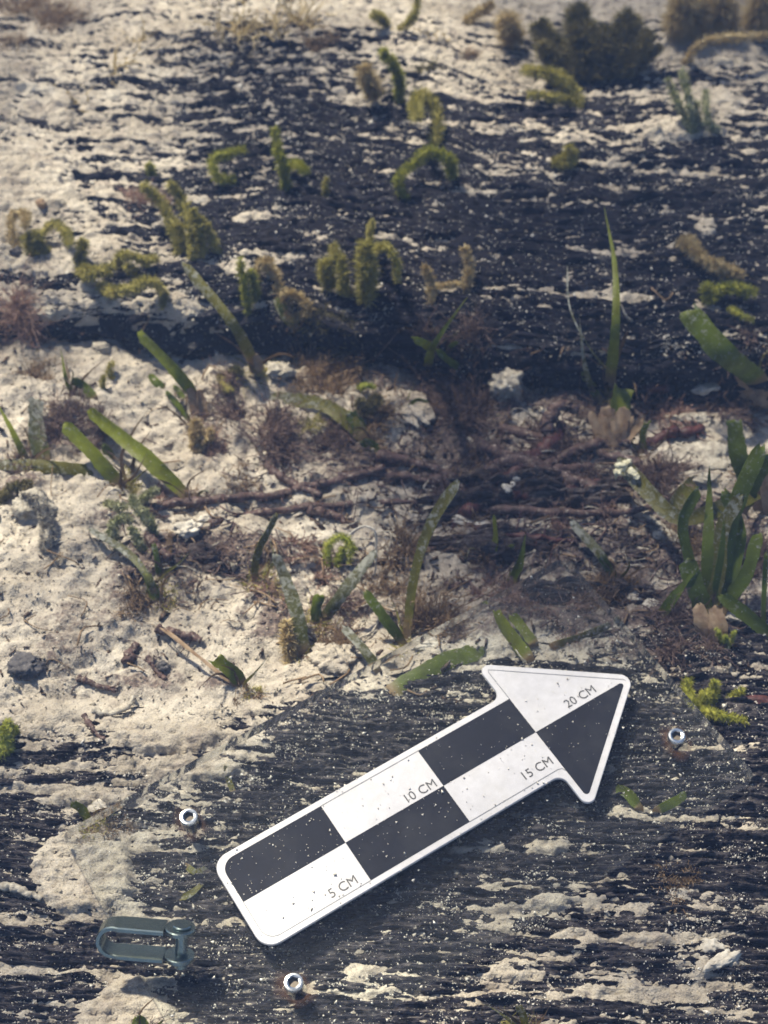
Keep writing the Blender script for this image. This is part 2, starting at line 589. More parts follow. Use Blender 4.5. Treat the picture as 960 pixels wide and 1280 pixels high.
PATCH = [  # distinct sand patches: u, v, half sizes, strength
    (95, 1072, 62, 52, .55), (150, 1262, 62, 42, .6), (120, 975, 60, 10, .3), (845, 192, 52, 14, .55), (885, 152, 40, 22, .4),
    (885, 78, 62, 20, .5), (560, 1190, 0, 0, 0), (725, 1160, 34, 14, .4), (690, 1110, 24, 10, .35), (890, 1190, 46, 16, .3),
    (810, 1160, 34, 12, .35), (250, 320, 22, 10, .4), (300, 355, 18, 12, .4), (225, 395, 30, 12, .35), (60, 345, 60, 20, .3),
    (690, 195, 60, 10, .3), (620, 255, 45, 7, .35), (530, 283, 34, 6, .4), (190, 195, 40, 14, .3), (330, 300, 40, 12, .2),
    (40, 250, 60, 40, .3), (600, 1040, 40, 12, .3), (690, 1040, 30, 12, .35), (200, 905, 60, 16, .4), (240, 940, 60, 14, .35),
    (640, 1195, 30, 14, .3), (880, 300, 14, 10, .35), (170, 440, 40, 8, .3), (50, 1230, 40, 12, .3), (30, 1190, 22, 10, .3)]


def sand_share(u, v):
    a = np.clip((u - 30) / 60, 0, 14.999)
    i = a.astype(int)
    fa = a - i
    b = np.interp(v, SV, np.arange(16))
    j = np.minimum(b.astype(int), 14)
    fb = b - j
    S = (SMAP[j, i] * (1 - fa) + SMAP[j, i + 1] * fa) * (1 - fb) + (SMAP[j + 1, i] * (1 - fa) + SMAP[j + 1, i + 1] * fa) * fb
    for pu, pv, a_, b_, st in PATCH:
        if st:
            d = np.sqrt(((u - pu) / a_) ** 2 + ((v - pv) / b_) ** 2)
            S = S + st * (1 - smooth(0.75, 1.25, d))
    return np.clip(S, 0.02, 0.985)


S1 = make_field(31, 0.060, 0.050, 3)
S2 = make_field(32, 0.016, 0.012, 2.6)
S3 = make_field(33, 0.0046, 0.0040, 2.4)
S4 = make_field(34, 0.0016, 0.0016, 2.0)
S6 = make_field(36, 0.0060, 0.0011, 1.9)
S7 = make_field(37, 0.0022, 0.0016, 1.8)
S5 = make_field(35, 0.030, 0.0028, 2.2)


def gully(x, y):
    u, v = project(x, y, -0.02)
    base = -0.0135 - 0.016 * smooth(0, 420, u) + 0.004 * smooth(420, 800, v)
    mound = 0
    for mu, mv, a, b, h in ((635, 480, 26, 26, .014), (180, 470, 70, 30, .006), (500, 520, 46, 40, .007), (400, 510, 60, 30, .005),
                            (720, 690, 130, 60, .004), (330, 470, 70, 30, .006), (870, 600, 60, 40, .006), (60, 640, 90, 90, .006),
                            (290, 760, 90, 50, .005), (560, 700, 60, 40, -.003), (420, 640, 110, 24, -.004), (250, 600, 60, 20, .003)):
        mound = mound + h * np.exp(-(((u - mu) / a) ** 2 + ((v - mv) / b) ** 2))
    return base + mound + 0.0030 * sample(S1, x, y) + 0.0016 * sample(S2, x, y) + 0.0003 * sample(S3, x, y)


def sand_z(x, y):
    u, v = project(x, y, 0.0)
    S = sand_share(u, v)
    pr = np.log(S / (1 - S)) / 1.7
    pr = pr - (0.35 + 0.5 * smooth(190, 280, v)) * smooth(0.8, 0.4, S) - 0.35 * smooth(840, 900, v) * smooth(0.85, 0.6, S) * smooth(1190, 1080, v)
    off = 0.0017 * pr + 0.0003 * sample(S2, x, y) + 0.0006 * sample(S5, x, y) + 0.0008 * sample(S6, x, y) + 0.0004 * sample(S7, x, y)
    zg = gully(x, y)
    yf = up_front(x)
    zu = up_top(x, y) + off
    # the foot of the upper timber: sand stops at its face unless it drifts over it
    a = smooth(0.0015, 0.006, y - yf)
    drift = smooth(0.6, 0.9, S)
    a = np.maximum(a, drift * smooth(-0.03, 0.006, y - yf))
    yb = lo_back(x)
    b = smooth(-0.002, 0.012, yb - y)
    zl = lo_top(x, y) + off
    near = np.exp(-np.clip((y - yb) / 0.03, 0, 9) ** 2)
    zg = zg * (1 - near) + np.maximum(zg, lo_top(x, y) - 0.0015 + 0.0012 * sample(S2, x, y)) * near
    z = zg * (1 - a) * (1 - b) + zu * a + zl * b
    fade = smooth(1.0, 1.4, np.hypot(x, y - 0.5))
    z = z * (1 - fade) - 0.01 * fade
    return z + 0.00045 * sample(S3, x, y) + 0.00022 * sample(S4, x, y)


# plate (the clear sheet under the scale): frame of the scale in world space
O0 = g(304, 1127)
E0 = g(783, 849)
AX = (E0 - O0) / np.linalg.norm(E0 - O0)
PE = np.array([-AX[1], AX[0], 0.0])


def to_arrow(x, y):
    return ((x - O0[0]) * AX[0] + (y - O0[1]) * AX[1]) * 100, ((x - O0[0]) * PE[0] + (y - O0[1]) * PE[1]) * 100


def press_under_plate(x, y, z):
    a, b = to_arrow(x, y)
    ins = smooth(-6.2, -5.0, a) * smooth(23.2, 22.0, a) * smooth(-8.2, -7.0, b) * smooth(8.2, 7.0, b)
    lim = -0.0094
    return np.where(ins > 0, np.minimum(z, lim + (1 - ins) * 0.01), z)


# ------------------------------------------------------------------ seabed: one sheet, fine in view, coarse out to the distance
def axis(a, b, step, far, n=26):
    fine = np.arange(a, b, step)
    k = np.linspace(0, 1, n + 1)[1:] ** 2.6
    return np.concatenate([(a - far * k)[::-1], fine, b + far * k])


gx = axis(-0.275, 0.275, 0.00142, 14.0)
gy = axis(0.17, 0.95, 0.00110, 14.0)
X, Y = np.meshgrid(gx, gy)
ZS = press_under_plate(X, Y, sand_z(X, Y))
PEAT_SHADE = [(640, 590, 190, 62, 1.0), (720, 690, 150, 55, .8), (560, 560, 120, 45, .8), (360, 560, 120, 40, .65), (270, 690, 95, 38, .8), (890, 760, 120, 70, .9),  # dark humus zones; the middle-right ones also paint in the shade there
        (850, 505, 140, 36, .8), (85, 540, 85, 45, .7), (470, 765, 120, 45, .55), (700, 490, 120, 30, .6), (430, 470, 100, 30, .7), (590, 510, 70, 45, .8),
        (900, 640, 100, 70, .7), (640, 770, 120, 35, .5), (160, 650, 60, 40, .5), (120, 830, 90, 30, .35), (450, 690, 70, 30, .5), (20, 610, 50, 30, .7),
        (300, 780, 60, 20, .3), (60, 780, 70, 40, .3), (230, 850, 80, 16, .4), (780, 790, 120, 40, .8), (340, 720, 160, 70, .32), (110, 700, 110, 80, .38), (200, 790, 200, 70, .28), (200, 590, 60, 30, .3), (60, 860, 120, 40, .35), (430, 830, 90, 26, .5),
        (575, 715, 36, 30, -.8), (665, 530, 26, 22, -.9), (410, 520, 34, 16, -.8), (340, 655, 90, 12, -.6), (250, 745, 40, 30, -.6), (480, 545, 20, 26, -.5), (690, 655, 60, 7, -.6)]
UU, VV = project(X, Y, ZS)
peat_shade = np.zeros_like(X)
for pu, pv, a_, b_, st in PEAT_SHADE:
    peat_shade += st * np.exp(-(((UU - pu) / a_) ** 2 + ((VV - pv) / b_) ** 2) ** 1.5)
peat_shade = np.clip(peat_shade, 0, 1.1) * (0.8 + 0.25 * sample(S2, X, Y)) * smooth(1.0, 0.9, Y)
seabed = mk('seabed', np.stack([X, Y, ZS], -1).reshape(-1, 3), grid_faces(len(gx), len(gy)), M['sand'], attrs=dict(peat_shade=peat_shade.ravel()))
seabed['kind'] = 'structure'
seabed['label'] = 'pale sand of the sea floor between and over the timbers'

# ------------------------------------------------------------------ upper timber
xs = axis(-0.28, 0.28, 0.0014, 0.7, 14)
# profile parameter: along the face, round the edge, over the top, down behind
dface = np.linspace(-0.055, 0, 46)[:-1]
dtop = np.concatenate([np.linspace(0, 0.03, 56)[:-1], np.linspace(0.03, 0.33, 430)])
XT, DT = np.meshgrid(xs, np.concatenate([dface, dtop]))
isface = DT < 0
yf = up_front(XT)
ytop = yf + np.maximum(DT, 0)
zt = up_top(XT, ytop)
zback = smooth(0.30, 0.33, DT) * 0.05
spar = DT + 0.02
rel = wood_relief(XT, spar, 101) * np.where(isface, 1.15, 1.0)
rel = rel + grooves(XT, ytop, UP_GROOVES) * ~isface
nface = np.where(isface, 1.0, 1 - smooth(0, 0.018, DT))
Yt = ytop - rel * nface + np.where(isface, 0.10 * DT, 0)
Zt = np.where(isface, zt + DT, zt) + rel * (1 - nface) - zback
timber_a = mk('ship_timber', np.stack([XT, Yt, Zt], -1).reshape(-1, 3), grid_faces(len(xs), XT.shape[0]), M['wood'])
tag(timber_a, 'wide charred dark timber with a shadowed front face, half buried in sand behind the seagrass', 'timber')
UPV = np.stack([XT, Yt, Zt], -1)

# ------------------------------------------------------------------ lower timber
xs2 = axis(-0.20, 0.20, 0.00105, 0.8, 14)
dl = np.concatenate([np.linspace(-0.045, 0, 24)[:-1], np.linspace(0, 0.215, 500)[:-1], np.linspace(0.215, 0.45, 24)])
XL, DL = np.meshgrid(xs2, dl)
yb = lo_back(XL)
isf = DL < 0
ytl = yb - np.maximum(DL, 0)
zl = lo_top(XL, ytl)
rel2 = wood_relief(XL, ytl + 0.06 * XL, 202)
rel2 = rel2 + grooves(XL, ytl, LOW_GROOVES)
Zl = np.where(isf, zl + DL, zl - 0.006 * (1 - smooth(0, 0.012, DL))) + np.where(isf, 0, rel2)
Zl = press_under_plate(XL, ytl, Zl)
timber_b = mk('ship_timber', np.stack([XL, ytl, Zl], -1).reshape(-1, 3), grid_faces(len(xs2), XL.shape[0])[:, ::-1], M['wood2'])
tag(timber_b, 'streaky dark timber lying flat under the checkered arrow and the shackle', 'timber')
LOV = np.stack([XL, ytl, Zl], -1)

# ------------------------------------------------------------------ surface lookup (everything stands on this)
ZCACHE = None


def zsurf(x, y):
    x = np.asarray(x, dtype=float)
    y = np.asarray(y, dtype=float)
    if ZCACHE:
        f, x0, y0, d = ZCACHE
        a = np.clip((x - x0) / d, 0, f.shape[1] - 1.001)
        b = np.clip((y - y0) / d, 0, f.shape[0] - 1.001)
        i, j = a.astype(int), b.astype(int)
        fa, fb = a - i, b - j
        return (f[j, i] * (1 - fa) + f[j, i + 1] * fa) * (1 - fb) + (f[j + 1, i] * (1 - fa) + f[j + 1, i + 1] * fa) * fb
    z = sand_z(x, y)
    z = np.where(y > up_front(x), np.maximum(z, up_top(x, y)), z)
    z = np.where(y < lo_back(x), np.maximum(z, lo_top(x, y)), z)
    return press_under_plate(x, y, z)


_cx, _cy = np.meshgrid(np.arange(-0.40, 0.40, 0.0012), np.arange(0.10, 1.08, 0.0012))
ZCACHE = (zsurf(_cx, _cy), -0.40, 0.10, 0.0012)


def hit(u, v):
    d = ray(u, v)
    zz = np.linspace(0.05, -0.06, 320)
    t = (zz - CAM_H) / d[2]
    P = CAM[None] + d[None] * t[:, None]
    s = zsurf(P[:, 0], P[:, 1])
    k = np.argmax(P[:, 2] <= s)
    p = P[k].copy()
    p[2] = s[k]
    return p


def lift(u, v, zb, h):
    """point seen at pixel u,v that stands h metres above height zb, never below the surface"""
    p = g(u, v, zb + h)
    s = float(zsurf(p[0], p[1]))
    if p[2] < s + 0.001:
        q = hit(u, v)
        q[2] += 0.0012
        return q
    return p


def path3d(pts, hs):
    """pts: pixels from the foot to the tip; hs: height of the tip above the foot (m) or a list"""
    b = hit(*pts[0])
    n = len(pts)
    H_ = hs if isinstance(hs, (list, tuple)) else [hs * (i / (n - 1)) ** 0.85 for i in range(n)]
    P = [b] + [lift(pts[i][0], pts[i][1], b[2], H_[i]) for i in range(1, n)]
    return np.array(P)


def spline(P, n):
    P = np.asarray(P, float)
    if len(P) == 2:
        t = np.linspace(0, 1, n)[:, None]
        return P[0] * (1 - t) + P[1] * t
    Q = np.vstack([2 * P[0] - P[1], P, 2 * P[-1] - P[-2]])
    L = np.r_[0, np.cumsum(np.linalg.norm(np.diff(P, axis=0), axis=1))]
    out = []
    for s in np.linspace(0, L[-1], n):
        i = min(np.searchsorted(L, s, side='right') - 1, len(P) - 2)
        t = (s - L[i]) / max(L[i + 1] - L[i], 1e-9)
        p0, p1, p2, p3 = Q[i:i + 4]
        out.append(0.5 * ((2 * p1) + (-p0 + p2) * t + (2 * p0 - 5 * p1 + 4 * p2 - p3) * t * t + (-p0 + 3 * p1 - 3 * p2 + p3) * t ** 3))
    return np.array(out)


def unit(v):
    return v / (np.linalg.norm(v, axis=-1, keepdims=True) + 1e-12)


def tangents(P):
    return unit(np.gradient(P, axis=0))


def frames(P):
    T = tangents(P)
    a = np.array([0.13, 0.21, 0.97])
    N = unit(np.cross(T, a))
    return T, N, np.cross(T, N)


PXM = 0.00037   # metres per photograph pixel near the middle of the picture


def px_size(p):
    return np.linalg.norm(np.asarray(p) - CAM) / F_PX


# ------------------------------------------------------------------ builders
def blade(parent, pts, hs, wpx, mat, seed=0, tip='round', twist=0.0, name='blade', taper=0.15, n=22):
    rng = np.random.default_rng(seed)
    P = spline(path3d(pts, hs), n)
    L_ = np.linalg.norm(P[-1] - P[0])
    P += np.sin(np.linspace(0, 1, n) * rng.uniform(3, 7) + rng.uniform(0, 6))[:, None] * unit(rng.normal(size=3)) * L_ * 0.022 * np.linspace(0, 1, n)[:, None]
    P[0] -= np.array([0, 0, 0.002])
    T = tangents(P)
    vd = unit(P - CAM)
    side = unit(np.cross(T, vd))
    nor = np.cross(side, T)
    tt = np.linspace(0, 1, n)
    ang = (twist + rng.uniform(-0.7, 0.7)) * tt + rng.uniform(-0.3, 0.3) + 0.15 * np.sin(tt * 5 + rng.uniform(0, 6))
    S_ = side * np.cos(ang)[:, None] + nor * np.sin(ang)[:, None]
    N_ = np.cross(T, S_)
    wd = wpx * px_size(P[n // 2]) * 0.39 * (1 - taper * tt) * (0.80 + 0.20 * smooth(0, 0.25, tt))
    wd = wd * (1 + 0.06 * np.sin(tt * 9 + rng.uniform(0, 6)))
    if tip == 'round':
        wd = wd * np.sqrt(np.clip(1 - ((tt - 0.93) / 0.075).clip(0, 1) ** 2, 0.12, 1))
    elif tip == 'point':
        wd = wd * np.clip(1.02 - tt ** 1.6, 0.03, 1)
    cr = np.array([-1, -0.55, 0, 0.55, 1.0])
    cup = rng.uniform(0.05, 0.30) * (1 if rng.random() > .5 else -1)
    th = 0.00016
    V, ln, ac = [], [], []
    fray = 1 + 0.05 * rng.normal(size=(n, 2))
    for i in range(n):
        jag = rng.uniform(-1, 1, 5) * ((0.0022 if tip == 'cut' else 0.0012) if i == n - 1 else 0.0)
        for sg in (1, -1):
            for k in range(5):
                e = fray[i, 0] if k == 0 else fray[i, 1] if k == 4 else 1.0
                V.append(P[i] + S_[i] * cr[k] * wd[i] * e + N_[i] * (cup * wd[i] * abs(cr[k]) ** 1.3 + sg * th) + T[i] * jag[k])
        for k in (0, 5, 4, 9):
            V.append(V[i * 14 + k].copy())
        ln += [tt[i]] * 14
        ac += list(cr) * 2 + [-1, -1, 1, 1]
    Fc = []
    for i in range(n - 1):
        a, b = i * 14, i * 14 + 14
        for k in range(4):
            Fc.append((a + k, a + k + 1, b + k + 1, b + k))
            Fc.append((a + 5 + k + 1, a + 5 + k, b + 5 + k, b + 5 + k + 1))
        Fc.append((a + 10, b + 10, b + 11, a + 11))
        Fc.append((a + 12, a + 13, b + 13, b + 12))
    e = (n - 1) * 14
    Fc += [(e + k, e + k + 1, e + 6 + k, e + 5 + k) for k in range(4)]
    return mk(name, V, np.array(Fc), M[mat], parent, attrs=dict(len=ln, across=ac))


def tube_data(P, rad, sides=8, ring=None, seed=0, rough=0.0):
    n = len(P)
    T, N, B = frames(P)
    rng = np.random.default_rng(seed)
    a = np.arange(sides) / sides * 2 * math.pi
    rr = np.asarray(rad)[:, None] * (1 + rough * rng.uniform(-1, 1, (n, sides)))
    V = P[:, None, :] + rr[..., None] * (N[:, None, :] * np.cos(a)[None, :, None] + B[:, None, :] * np.sin(a)[None, :, None])
    V = V.reshape(-1, 3)
    i = np.arange(n - 1)[:, None] * sides
    k = np.arange(sides)[None, :]
    k1 = (k + 1) % sides
    Fq = np.stack([i + k, i + k1, i + sides + k1, i + sides + k], -1).reshape(-1, 4)
    V = np.vstack([V, P[:1], P[-1:]])
    c0, c1 = n * sides, n * sides + 1
    caps = [[c0, c0, (j + 1) % sides, j] for j in range(sides)]
    caps2 = [[c1, c1, (n - 1) * sides + j, (n - 1) * sides + (j + 1) % sides] for j in range(sides)]
    Fl = [tuple(f) for f in Fq.tolist()] + [tuple(f[1:]) for f in caps] + [tuple(f[1:]) for f in caps2]
    return V, Fl


def join(parts):
    V, Fc, o = [], [], 0
    for v, f in parts:
        V.append(np.asarray(v))
        Fc += [tuple(i + o for i in q) for q in f]
        o += len(v)
    return np.vstack(V), Fc


def fuzz_tris(P, R0, n, length, rng, T=None, up=0.25):
    """hair-thin triangles standing on a tube of radius R0 round the path P"""
    T_, N, B = frames(P)
    t = rng.uniform(0, len(P) - 1.001, n)
    i = t.astype(int)
    f = (t - i)[:, None]
    p = P[i] * (1 - f) + P[i + 1] * f
    a = rng.uniform(0, 2 * math.pi, n)[:, None]
    out = N[i] * np.cos(a) + B[i] * np.sin(a)
    r = np.interp(t, np.arange(len(P)), R0)[:, None]
    d = unit(out + T_[i] * rng.uniform(-0.2, 0.7, (n, 1)) + np.array([0, 0, up]) + rng.normal(0, 0.22, (n, 3)))
    L = (length * rng.uniform(0.45, 1.15, n))[:, None]
    s = unit(np.cross(d, rng.normal(size=(n, 3)))) * min(length * 0.075, 0.00026)
    b = p + out * r * 0.8
    mid = b + d * L * 0.55
    tip = b + d * L + np.array([0, 0, -0.10]) * L + rng.normal(0, 0.08, (n, 3)) * L
    V = np.stack([b - s, b + s, mid + s * 0.7, mid - s * 0.7, tip], 1).reshape(-1, 3)
    k = np.arange(n)[:, None] * 5
    Fl = [tuple(q) for q in (k + np.array([0, 1, 2, 3])).tolist()] + [tuple(q) for q in (k + np.array([3, 2, 4])).tolist()]
    return V, Fl


def fuzzy_alga(label, branches, mat, group='fuzzy algae on the wreck', hair=1.0, name='fuzzy_alga', cat='alga', dens=1.0):
    """branches: (pixels from foot to tip, tip height m, thickness px)"""
    root = hit(*branches[0][0][0])
    t = thing(name, root, label, cat, group)
    for bi, (pts, hs, wpx) in enumerate(branches):
        seed = int(pts[0][0] * 7 + pts[0][1] * 13 + bi)
        rng = np.random.default_rng(seed)
        P = spline(path3d(pts, hs), 18)
        P = P + rng.normal(0, 0.0003, P.shape)
        r = wpx * px_size(P[0]) * 0.5
        tt = np.linspace(0, 1, 18)
        rad = r * 0.42 * (0.75 + 0.35 * np.sin(tt * 2.6 + 0.3)) * (1 + 0.25 * np.sin(tt * 11 + seed)) * np.sqrt(np.clip(1.04 - tt ** 6, 0.05, 1))
        V, Fl = tube_data(P, rad, 7, seed=seed, rough=0.18)
        st = mk('stalk', V, Fl, M[mat], t)
        n = int(620 * dens * (0.4 + len(pts) * 0.3) * min(max(r / 0.0032, 0.8), 2.6))
        V, Fl = fuzz_tris(P, rad, n, r * 0.85 * hair + 0.0006, rng)
        mk('fuzz', V, Fl, M[mat], t)
    return t


def tuft_mesh(u, v, rpx, n, height, name='filament_tuft', lean=(0, 0), wide=1.0):
    """an uneven tuft of branching filaments, round its foot"""
    seed = int(u * 11 + v * 5)
    n = int(n * 2.0) if name == 'filament_tuft' else n
    rng = np.random.default_rng(seed)
    c = hit(u, v)
    r = rpx * px_size(c)
    base = c + np.stack([rng.normal(0, 0.38, n) * r, rng.normal(0, 0.38, n) * r, np.zeros(n)], 1)
    sub = rng.integers(0, 7, n)
    sc_ = rng.normal(0, 0.55, (7, 2)) * r
    if name == 'filament_tuft':
        base[:, :2] = c[:2] + sc_[sub] + rng.normal(0, 0.16, (n, 2)) * r
    base[:, 2] = zsurf(base[:, 0], base[:, 1]) - 0.0006
    d = unit(np.stack([rng.normal(0, 0.55, n) + lean[0], rng.normal(0, 0.55, n) + lean[1], rng.uniform(0.35, 1.1, n)], 1) + (base - c) / max(r, 1e-6) * 0.35 + (rng.normal(0, .35, (7, 3)) * [1, 1, .3])[sub])
    L = r * height * rng.uniform(0.4, 1.1, n) * rng.uniform(.55, 1.2, 7)[sub]
    w_ = 0.00026 * wide * rng.uniform(0.6, 1.6, n)
    V, Fl = [], []
    bend = rng.normal(0, 0.6, (n, 3))
    bend[:, 2] -= 0.25
    K = 5
    tt = np.linspace(0, 1, K)
    s = unit(np.cross(d, rng.normal(size=(n, 3))))
    pts = base[:, None, :] + d[:, None, :] * (L[:, None] * tt)[..., None] + bend[:, None, :] * (L[:, None] * tt ** 2)[..., None]
    pts += rng.normal(0, 0.085, pts.shape) * L[:, None, None] * tt[None, :, None] ** 0.5
    wv = (w_[:, None] * (1 - 0.75 * tt)[None])[..., None] * s[:, None, :]
    A = np.stack([pts - wv, pts + wv], 2).reshape(n, K * 2, 3)
    k = np.arange(n)[:, None, None] * (K * 2)
    q = np.array([[2 * i, 2 * i + 1, 2 * i + 3, 2 * i + 2] for i in range(K - 1)])[None]
    V1, F1 = A.reshape(-1, 3), (k + q).reshape(-1, 4)
    # side branchlets
    m = n * 3
    pi = rng.integers(0, n, m)
    pj = rng.integers(1, K, m)
    b0 = pts[pi, pj]
    dd = unit(d[pi] + rng.normal(0, 0.7, (m, 3)))
    l2 = (L[pi] * rng.uniform(0.12, 0.3, m))[:, None]
    s2 = unit(np.cross(dd, rng.normal(size=(m, 3)))) * (w_[pi] * 0.7)[:, None]
    V2 = np.stack([b0 - s2, b0 + s2, b0 + dd * l2 + s2 * 0.3, b0 + dd * l2 - s2 * 0.3], 1).reshape(-1, 3)
    F2 = np.arange(m)[:, None] * 4 + np.array([0, 1, 2, 3])[None] + len(V1)
    return c, np.vstack([V1, V2]), np.vstack([F1, F2])


def tuft(label, u, v, rpx, mat, n=260, height=1.0, name='filament_tuft', group='filamentous algae on the sea floor', lean=(0, 0), wide=1.0, cat='alga'):
    c, V, Fc = tuft_mesh(u, v, rpx, n, height, name, lean, wide)
    o = mk(name, V - c, Fc, M[mat])
    o.location = tuple(c)
    return tag(o, label, cat, group)


def rhizome(label, pts, wpx, mat, hs=None, rings=9, name='rhizome', cat='root', group=None, rootlets=16, rough=0.16, sink=0.35):
    seed = int(pts[0][0] * 3 + pts[0][1] * 17)
    rng = np.random.default_rng(seed)
    n = 16 * (len(pts) - 1)
    r0 = wpx * px_size(hit(*pts[0])) * 0.5
    if hs is None:
        C = np.array([hit(*p) for p in pts])
        C[:, 2] += r0 * (1 - sink)
    else:
        C = path3d(pts, hs)
    P = spline(C, n)
    tt = np.linspace(0, 1, n)
    wob = np.stack([np.interp(tt, np.linspace(0, 1, n // 4 + 2), rng.normal(0, 1, n // 4 + 2)) for _ in range(3)], 1)
    P = P + wob * r0 * [0.22, 0.22, 0.15] * (rings > 0)
    rad = r0 * (1 + 0.09 * np.interp(tt, np.linspace(0, 1, n // 3 + 2), rng.normal(0, 1, n // 3 + 2))) * (0.92 + 0.12 * np.sin(tt * n / 16 * rings * 2) + 0.10 * np.sin(tt * 7 + seed)) * np.clip(1.1 - 0.35 * tt, 0.3, 1)
    base = C[0]
    t = thing(name, base, label, cat, group)
    V, Fl = tube_data(P, rad, 9, seed=seed, rough=rough)
    mk('stem', V, Fl, M[mat], t)
    T_, N, B = frames(P)
    for k in range(rootlets):
        i = rng.integers(1, n - 1)
        a = rng.uniform(0, 6.28)
        d = unit(N[i] * math.cos(a) + B[i] * math.sin(a) + rng.normal(0, 0.4, 3))
        L = rng.uniform(0.004, 0.016)
        e = P[i] + d * L
        e[2] = max(float(zsurf(e[0], e[1])) + 0.0006, min(e[2], P[i][2] + 0.006))
        mid = (P[i] + e) / 2 + rng.normal(0, 0.0015, 3)
        mid[2] = max(mid[2], float(zsurf(mid[0], mid[1])) + 0.0004)
        Q = spline([P[i], mid, e], 7)
        V, Fl = tube_data(Q, np.linspace(0.0005, 0.00018, 7), 4)
        mk('rootlet', V, Fl, M[mat], t, smooth_=True)
    return t


ICO = {}


def ico(sub):
    if sub not in ICO:
        import bmesh
        bm = bmesh.new()
        bmesh.ops.create_icosphere(bm, subdivisions=sub, radius=1)
        V = np.array([v.co[:] for v in bm.verts])
        Fc = np.array([[v.index for v in f.verts] for f in bm.faces])
        bm.free()
        ICO[sub] = (V, Fc)
    return ICO[sub]


def lump_mesh(c, dims, seed, rough=0.22, sub=3, rot=0.0, tilt=0.0):
    V, Fc = ico(sub)
    rng = np.random.default_rng(seed)
    r = np.ones(len(V))
    for fr, am in ((1.3, 1.0), (2.7, 0.8), (5.5, 0.6), (11, 0.45), (19, 0.3)):
        k = rng.normal(0, fr, (5, 3))
        ph = rng.uniform(0, 6.28, 5)
        r += rough * am * np.sin(V @ k.T + ph).mean(1) * 1.6
    W = V * r[:, None] * np.asarray(dims)
    if tilt:
        ct, st = math.cos(tilt), math.sin(tilt)
        W = np.stack([W[:, 0] * ct + W[:, 2] * st, W[:, 1], -W[:, 0] * st + W[:, 2] * ct], 1)
    cr, sr = math.cos(rot), math.sin(rot)
    W = np.stack([W[:, 0] * cr - W[:, 1] * sr, W[:, 0] * sr + W[:, 1] * cr, W[:, 2]], 1)
    return W + np.asarray(c), Fc


def lump(label, u, v, dpx, mat, name, cat, group=None, seed=None, rough=0.22, rot=0.0, sink=0.42, tilt=0.0, sub=4):
    c = hit(u, v)
    s = px_size(c) * 0.5
    dims = np.array(dpx) * s
    c = c + np.array([0, 0, dims[2] * (1 - 2 * sink)])
    V, Fc = lump_mesh((0, 0, 0), dims, seed if seed is not None else int(u * 3 + v), rough, sub, rot, tilt)
    o = mk(name, V, Fc, M[mat])
    o.location = tuple(c)
    return tag(o, label, cat, group)

#OBJECTS
# ------------------------------------------------------------------ broken timber in the gully
def fragment(label, u0, v0, u1, v1, half_px, zt_, seed, slope=0.0):
    A, B_ = g(u0, v0, zt_), g(u1, v1, zt_)
    ax = unit(B_ - A)
    pe = np.array([-ax[1], ax[0], 0])
    L = np.linalg.norm(B_ - A)
    hw = half_px * PXM
    n, m = int(L / 0.0011), int(2 * hw / 0.0007)
    a = np.linspace(0, L, n)
    b = np.linspace(-hw, hw, m)
    AA, BB = np.meshgrid(a, b)
    fe = make_field(seed, 0.02, 0.02, 2.5)
    endj = 0.012 * sample(make_field(seed + 9, 0.006, 0.0035, 2.2), AA * 0.1, BB)
    AA2 = AA + endj * (smooth(0.8 * L, L, AA) - smooth(0.2 * L, 0, AA) * 1)
    sh = 1 - np.abs(BB / hw) ** 3
    z = zt_ - 0.012 * (1 - sh) - 0.010 * (1 - smooth(0, 0.02, AA)) - 0.010 * (1 - smooth(0, 0.02, L - AA)) + slope * AA
    z = z + wood_relief(AA, BB, seed) * 1.3 + 0.0022 * sample(fe, AA, BB)
    P = A[None, None] + AA2[..., None] * ax + BB[..., None] * pe
    P = np.concatenate([P[..., :2], z[..., None]], -1).reshape(-1, 3)
    c = np.array([*(0.5 * (A + B_))[:2], zt_])
    o = mk('broken_plank', P - c, grid_faces(n, m), M['frag'])
    o.location = tuple(c)
    tag(o, label, 'timber')


fragment('long splintered plank with pale streaks lying along the foot of the dark root tangle', 560, 664, 850, 690, 34, -0.0180, 301)
fragment('broad broken slab of dark wood under the root tangle beside the white barnacle cluster', 560, 606, 815, 604, 40, -0.0165, 311)
fragment('short splintered piece of wood between the clear sheet corner and the big seagrass clump', 620, 735, 850, 742, 30, -0.0165, 321)
fragment('low dark splinter of wood beneath the ring-shaped pale green alga', 205, 690, 335, 700, 20, -0.0140, 331)

# ------------------------------------------------------------------ clear sheet, scale, screws, shackle
def A2W(a, b, z):
    p = O0 + AX * (a / 100) + PE * (b / 100)
    return np.array([p[0], p[1], z])


def round_poly(pts, radii, seg=7):
    out = []
    n = len(pts)
    for i in range(n):
        p0, p1, p2 = (np.array(pts[(i + k) % n], float) for k in (-1, 0, 1))
        r = radii[i]
        d0, d1 = unit(p0 - p1), unit(p2 - p1)
        c = float(np.clip(d0 @ d1, -1, 1))
        half = math.acos(c) / 2
        tl = r / math.tan(half)
        if r <= 0:
            out.append(p1)
            continue
        bis = unit(d0 + d1)
        ctr = p1 + bis * (r / math.sin(half))
        s, e = p1 + d0 * tl - ctr, p1 + d1 * tl - ctr
        a0, a1 = math.atan2(s[1], s[0]), math.atan2(e[1], e[0])
        da = (a1 - a0 + math.pi) % (2 * math.pi) - math.pi
        for k in range(seg + 1):
            an = a0 + da * k / seg
            out.append(ctr + r * np.array([math.cos(an), math.sin(an)]))
    return out


